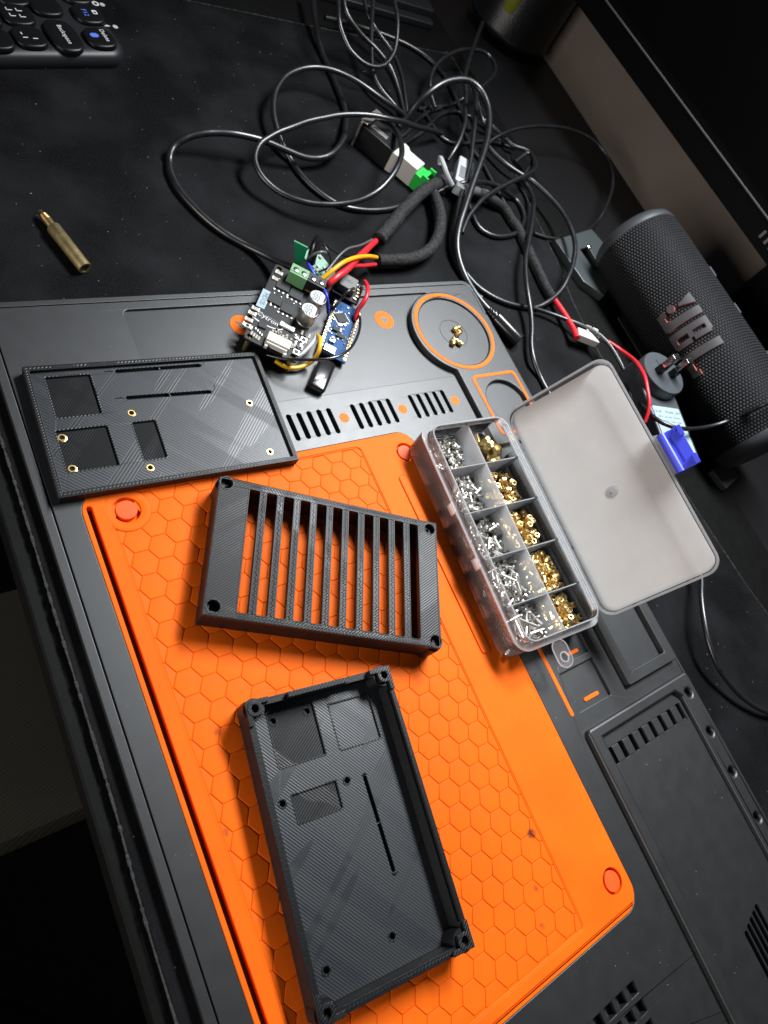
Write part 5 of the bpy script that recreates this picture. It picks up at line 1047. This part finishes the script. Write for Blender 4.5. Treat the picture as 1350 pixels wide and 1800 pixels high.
def curved(polys, r0, r1, name, mt, parent, grow=0):
    mb = MB()
    for (a0, a1, t0, t1) in polys:
        a0 += grow; a1 -= grow; tt0, tt1 = t0 - grow * 18, t1 + grow * 18; m_ = max(2, int(abs(tt1 - tt0) / 4) + 1); vs = []
        for i in range(m_ + 1):
            t = R_(tt0 + (tt1 - tt0) * i / m_)
            for (a, r) in ((a0, r0), (a1, r0), (a1, r1), (a0, r1)): vs.append((r * math.cos(t), a - YC, r * math.sin(t)))
        fs = [(4 * i + j, 4 * i + (j + 1) % 4, 4 * i + 4 + (j + 1) % 4, 4 * i + 4 + j) for i in range(m_) for j in range(4)] + [(0, 1, 2, 3), tuple(4 * m_ + j for j in (3, 2, 1, 0))]
        mb.add(vs, fs)
    return mb.build(name, M[mt], parent, smooth=30)
LET = {'letter_j': [(16.12, 15.55, 131, 170), (16.9, 15.6, 169.5, 177), (17.0, 16.62, 166.5, 172), (16.2, 15.5, 166, 174)],
       'letter_b': [(15.24, 14.80, 131, 177.5), (14.85, 14.25, 131, 136), (14.85, 14.35, 151.5, 157), (14.85, 14.2, 172, 177.5), (14.45, 14.08, 133, 152.5), (14.4, 14.04, 156.5, 175.5)],
       'letter_l': [(13.5, 12.93, 130.5, 177), (13.1, 11.85, 170.5, 178), (12.2, 11.8, 167, 171)]}
for nm, ps_ in LET.items():
    o = curved(ps_, RR - .05, RR + .14, nm, 'logo_o', spk); curved(ps_, RR + .135, RR + .165, 'letter_face', 'logo', o, 0.012)
mb = MB()
tri = [(17.25, 132), (16.42, 131), (16.74, 149.5), (16.84, 149.5)]
for lay, (r0, r1) in enumerate(((RR - .05, RR + .14), (RR + .135, RR + .165))):
    mb = MB(); vs = []
    rows = [[(17.25 + (16.84 - 17.25) * s_, 132 + 17.5 * s_), (16.42 + (16.74 - 16.42) * s_, 131 + 18.5 * s_)] for s_ in (0, .25, .5, .75, 1)]
    for a, b in rows:
        for (aa, tt), r in ((a, r0), (b, r0), (b, r1), (a, r1)): vs.append((r * math.cos(R_(tt)), aa - YC, r * math.sin(R_(tt))))
    fs = [(4 * i + j, 4 * i + (j + 1) % 4, 4 * i + 4 + (j + 1) % 4, 4 * i + 4 + j) for i in range(4) for j in range(4)] + [(0, 1, 2, 3), (19, 18, 17, 16)]
    mb.add(vs, fs); t_ = R_(158.5); cc_ = Vector((RR * math.cos(t_), 16.86 - YC, RR * math.sin(t_))); nn = Vector((math.cos(t_), 0, math.sin(t_)))
    mb.cyl(cc_ + nn * (r0 - RR - .1), cc_ + nn * (r1 - RR), .27 - .01 * lay, 20); o = mb.build('exclamation_mark' if lay == 0 else 'mark_face', M['logo_o' if lay == 0 else 'logo'], spk if lay == 0 else o, smooth=30)
d = MB(); d.box((-1.6, 0, -3.15), (.7, 9, .12)); d.box((1.6, 0, -3.15), (.7, 9, .12)); d.build('foot_strip', M['cap'], spk)
d = MB(); d.box((-1.4, Y0 - YC - 1.1, -2.9), (2.2, 1.6, .5), R_(12)); d.build('strap_tab', M['cap'], spk, bevel=.08)

# ================================================================ charger lying on its back
zc = 1.9
q = [P(*p, zc).to_2d() for p in ((1148, 716), (1192, 712), (1227, 799), (1180, 800))]
ch0 = sum(q, Vector((0, 0))) / 4; e = (q[3] - q[0] + q[2] - q[1]); ca_ = math.atan2(e.y, e.x)
cg = thing('wall_charger', 'dark grey wall charger with metal pins up and a pale printed label', 'charger', (ch0.x, ch0.y, PZ), ca_)
zl = zc - PZ
disc = P(1167, 655, zc + .75); dl = Vector((disc.x - ch0.x, disc.y - ch0.y)); dl = Vector((dl.x * math.cos(ca_) + dl.y * math.sin(ca_), -dl.x * math.sin(ca_) + dl.y * math.cos(ca_)))
d = MB(); d.prism(rrect(min(-1.9, dl.x - 1.4), -1.55, 2.05, 1.35, .3, 4), 0, zl); d.build('body', M['adapter'], cg, bevel=.12, seg=3)
d = MB(); d.prism(rrect(-1.75, -1.35, 1.85, 1.15, .1, 3), zl + .001, zl + .014); lb = d.build('label', M['label'], cg)
for k, (b, sz, xx) in enumerate((('GQA    Model: 24V', .30, -1.35), ('INPUT 100-240V  50/60Hz', .19, -.95), ('OUTPUT 12.0V  2.0A', .22, -.6), ('MADE IN CHINA', .19, 1.35))):
    text('label_text', b, sz, M['ink'], lb, T(xx, -.1, zl + .016, R_(90)), .001)
d = MB(); d.prism([(.1, -.9), (.7, -.65), (.7, -1.15)], zl + .015, zl + .018); d.box((.55, .3, zl + .017), (.5, .03, .004), .7); d.box((.55, .3, zl + .017), (.5, .03, .004), -.7); d.build('label_marks', M['ink'], lb)
d = MB(); d.lathe([(1.7, zl - .3), (1.7, zl + .62), (1.65, zl + .75), (1.4, zl + .76)], 40, T(dl.x, dl.y, 0)); d.build('socket_disc', M['adapter'], cg, smooth=40)
for (px, tip) in (((1158, 652), (1183, 628)), ((1181, 659), (1209, 634))):
    b = P(*px, zc + .76); v = Vector((b.x - ch0.x, b.y - ch0.y)); v = Vector((v.x * math.cos(ca_) + v.y * math.sin(ca_), -v.x * math.sin(ca_) + v.y * math.cos(ca_)))
    d = MB(); d.box((v.x, v.y, zl + 1.05), (.42, .62, .6), .2); pn = d.build('pin', M['black'], cg, bevel=.03); d = MB(); d.box((v.x, v.y, zl + 1.85), (.40, .60, 1.0), .2); d.build('pin_tip', M['chrome'], pn, bevel=.05)
d = MB(); d.box((dl.x - .1, dl.y - .1, zl + .775), (1.9, .03, .02), .2); d.build('disc_line', M['cap'], cg)

# ================================================================ monitor, pen cup, keyboard, black bar
za = 6.2; A, B = P(1013, 4, za), P(1302, 402, za); dr = (B - A).normalized(); ma = math.atan2(dr.y, dr.x); 
nrm = Vector((-dr.y, dr.x, 0)); rd = RIGHT * ((1200 - 675) / F_PX) + DOWN * ((184 - 900) / F_PX) + FWD; q = CP + rd * ((A - CP).dot(nrm) / rd.dot(nrm)); bh_ = q.z - za
ln = (B - A).length + 26
mo = thing('monitor', 'black monitor with its screen off standing at the back of the desk', 'monitor', (A.x + dr.x * (ln / 2 - 1.2), A.y + dr.y * (ln / 2 - 1.2), za), ma)
d = MB(); d.box((0, 1.2, 16), (ln, 2.4, 32)); d.build('housing', M['bezel'], mo, bevel=.12)
d = MB(); d.box((0, -.03, bh_ / 2), (ln, .06, bh_)); d.build('chin', M['bezel'], mo, bevel=.02)
d = MB(); d.box((0, -.05, bh_ + .06), (ln, .10, .11)); d.build('edge_highlight', M['line'], mo, bevel=.02)  # highlight along the top of the chin, painted as a lighter grey strip
d = MB(); d.box((0, -.012, 17), (ln - 1, .02, 29)); d.build('screen', M['screen'], mo)
d = MB(); d.box((ln / 2 - 16, 3.6, -1), (12, 2.2, 11.8)); d.build('stand_neck', M['bezel'], mo, bevel=.2)
for k in range(3): d = MB(); d.box((ln / 2 - 23.3 + .6 * k, -.075, bh_ * .55), (.22, .03, .6)); d.build('button_mark', M['line'], mo)
p = P(893, 58, DZ); cup = thing('pen_cup', 'black mesh pen cup with something yellow green inside, at the far corner of the desk', 'pen cup', (p.x + 1.2, p.y + 1.4, DZ + .01))
d = MB(); vs = [(4.4, 0), (4.45, .3), (4.3, .5), (4.4, 9.5), (4.55, 9.6), (4.55, 9.9), (4.35, 9.9), (4.2, 9.5), (4.1, .4), (.1, .35)]
d.lathe(vs, 48); d.build('mesh_wall', M['mesh_cup'], cup, smooth=40)
d = MB(); d.tube([(-3.2, -2.0, 2.4), (-3.8, -2.3, 4.6), (-3.9, -2.3, 7.5)], .75, 14); d.build('yellow_green_band', M['lime'], cup)
ang = math.atan2(P(205, 106, .0).y - P(0, 106, .0).y, P(205, 106, .0).x - P(0, 106, .0).x)
kc = P(231, 106, .1)
kb = thing('keyboard', 'black keyboard corner with round keys at the upper left', 'keyboard', (kc.x, kc.y, PZ), ang)
sec = []; kx0, ky1 = -24, 12.0
low = rrect(kx0, 0, 0, ky1, 1.1, 8); vs = []; zs = ((.0, .25), (.0, .10), (.28, .0), (.62, .06), (.82, .28), (.88, .6)); n = len(low)
for z, ins in zs:
    lp = rrect(kx0 + ins, ins, -ins, ky1 - ins, max(.3, 1.1 - ins * .6), 8); vs += [(p[0], p[1], z) for p in lp]
fs = [(j * n + i, j * n + (i + 1) % n, (j + 1) * n + (i + 1) % n, (j + 1) * n + i) for j in range(len(zs) - 1) for i in range(n)] + [tuple(range(n)), tuple(5 * n + i for i in range(n))]
d = MB(); d.add(vs, fs); d.build('shell', M['kbd'], kb, smooth=50)
def kloc(px, z): p = P(*px, z) - Vector((kc.x, kc.y, 0)); return (p.x * math.cos(ang) + p.y * math.sin(ang), -p.x * math.sin(ang) + p.y * math.cos(ang))
def key(px, ru, rv):
    c = kloc(px, .78); d = MB(); n = 28
    prof = [(1.0, .86), (1.0, 1.02), (.96, 1.10), (.86, 1.13), (.5, 1.10), (.05, 1.09)]; vs = []
    def sup(a): return (abs(math.cos(a)) ** .72 * (1 if math.cos(a) > 0 else -1), abs(math.sin(a)) ** .72 * (1 if math.sin(a) > 0 else -1))
    for f, z in prof: vs += [(c[0] + ru * f * sup(6.2831853 * i / n)[0], c[1] + rv * f * sup(6.2831853 * i / n)[1], z) for i in range(n)]
    fs = [(j * n + i, j * n + (i + 1) % n, (j + 1) * n + (i + 1) % n, (j + 1) * n + i) for j in range(len(prof) - 1) for i in range(n)] + [tuple(5 * n + i for i in range(n))]
    d.add(vs, fs); return d.build('key', M['key'], kb, smooth=50), c
c4 = [('Delete', (176, 61)), ('F12', (155, 19)), ('Backspace', (112, 57)), ('minus', (52, 59)), ('dash', (30, 20)), ('dots', (80, 4)), ('edge', (-8, 62)), ('edge', (-30, 22)), ('edge', (20, -14)), ('edge', (132, -16))]
for nm, px in c4:
    ru, rv = (.86, .80) if nm != 'Backspace' else (.86, 1.25)
    k_, c = key(px, ru, rv); z = 1.128
    tl = lambda dx, dy, r=-90: T(c[0] + dx, c[1] + dy, z, R_(r))
    if nm == 'Delete': text('key_text', 'Delete', .36, M['silk'], k_, tl(.34, .1), .002); d = MB(); d.prism(capsule((c[0] - .36, c[1] + .1), (c[0] - .2, c[1] + .1), .17), z, z + .004); d.build('key_symbol', M['blue_print'], k_)
    if nm == 'F12': text('key_text', 'F12', .40, M['blue_print'], k_, tl(-.18, 0), .002); d = MB(); d.prism(rrect(c[0] + .28, c[1] - .1, c[0] + .56, c[1] + .22, .05, 2), z, z + .004, [rrect(c[0] + .34, c[1] - .03, c[0] + .5, c[1] + .1, .02, 1)]); d.build('key_symbol', M['silk'], k_)
    if nm == 'Backspace': text('key_text', 'Backspace', .36, M['silk'], k_, tl(.05, 0), .002)
    if nm == 'minus':
        d = MB(); d.box((c[0] - .28, c[1] - .15, z + .003), (.26, .06, .006)); d.box((c[0] + .22, c[1] - .22, z + .003), (.26, .06, .006)); d.box((c[0] - .36, c[1] + .16, z + .003), (.06, .16, .006)); d.build('key_symbol', M['silk'], k_)
    if nm == 'dash':
        d = MB()
        for dx, dy in ((-.3, -.2), (.2, -.26), (-.3, .25), (.2, .2)): d.box((c[0] + dx, c[1] + dy, z + .003), (.3, .06, .006)); d.box((c[0] + dx - .12, c[1] + dy + .1, z + .003), (.05, .2, .006))
        d.build('key_symbol', M['silk'], k_)
for px in ((203, 45), (180, 6)):
    c = kloc(px, .5); d = MB(); d.prism(circ(c[0], c[1], .15, 16), .87, .89); d.build('indicator', M['white_w'], kb)
c = kloc((189, 44), .5); d = MB(); d.prism([(c[0] - .2, c[1]), (c[0] + .05, c[1] - .02), (c[0] + .2, c[1] + .02), (c[0], c[1] + .12)], .87, .885); d.build('bolt_symbol', M['silk'], kb)
c = kloc((168, 4), .5); d = MB(); d.prism(circ(c[0], c[1], .2, 18), .87, .885, [circ(c[0], c[1], .1, 14)]); d.build('power_symbol', M['silk'], kb)
a, b = P(600, -14, DZ + .8), P(764, 34, DZ + .8); e = (b - a); pa = math.atan2(e.y, e.x)
br = thing('black_bar', 'slim black double edged bar lying on the desk beyond the pad', 'bar', (b.x, b.y, DZ + .01), pa)
d = MB(); d.prism(rrect(-30, -.35, 0, .6, .2, 4), 0, .55); d.prism(rrect(-30, .75, 0.3, 2.6, .2, 4), 0, 1.0); d.build('body', M['kbd'], br, bevel=.12, seg=3)
# lint on the cloth
mb = MB()
for k in range(95):
    x, y = random.uniform(-14, 23), random.uniform(23.6, 46)
    if k > 70: x, y = random.uniform(15, 23), random.uniform(-16, 10)
    r = random.uniform(.012, .035); a = random.random() * 3
    mb.add([(x + r * random.uniform(.5, 1.8) * math.cos(a + q), y + r * math.sin(a + q), PZ + .012) for q in (0, 1.6, 3.1, 4.7)] + [(x, y, PZ + .01 + r)], [(0, 1, 4), (1, 2, 4), (2, 3, 4), (3, 0, 4)])
mb.build('lint', M['dust'], None, smooth=0, kind='stuff', solid=False)
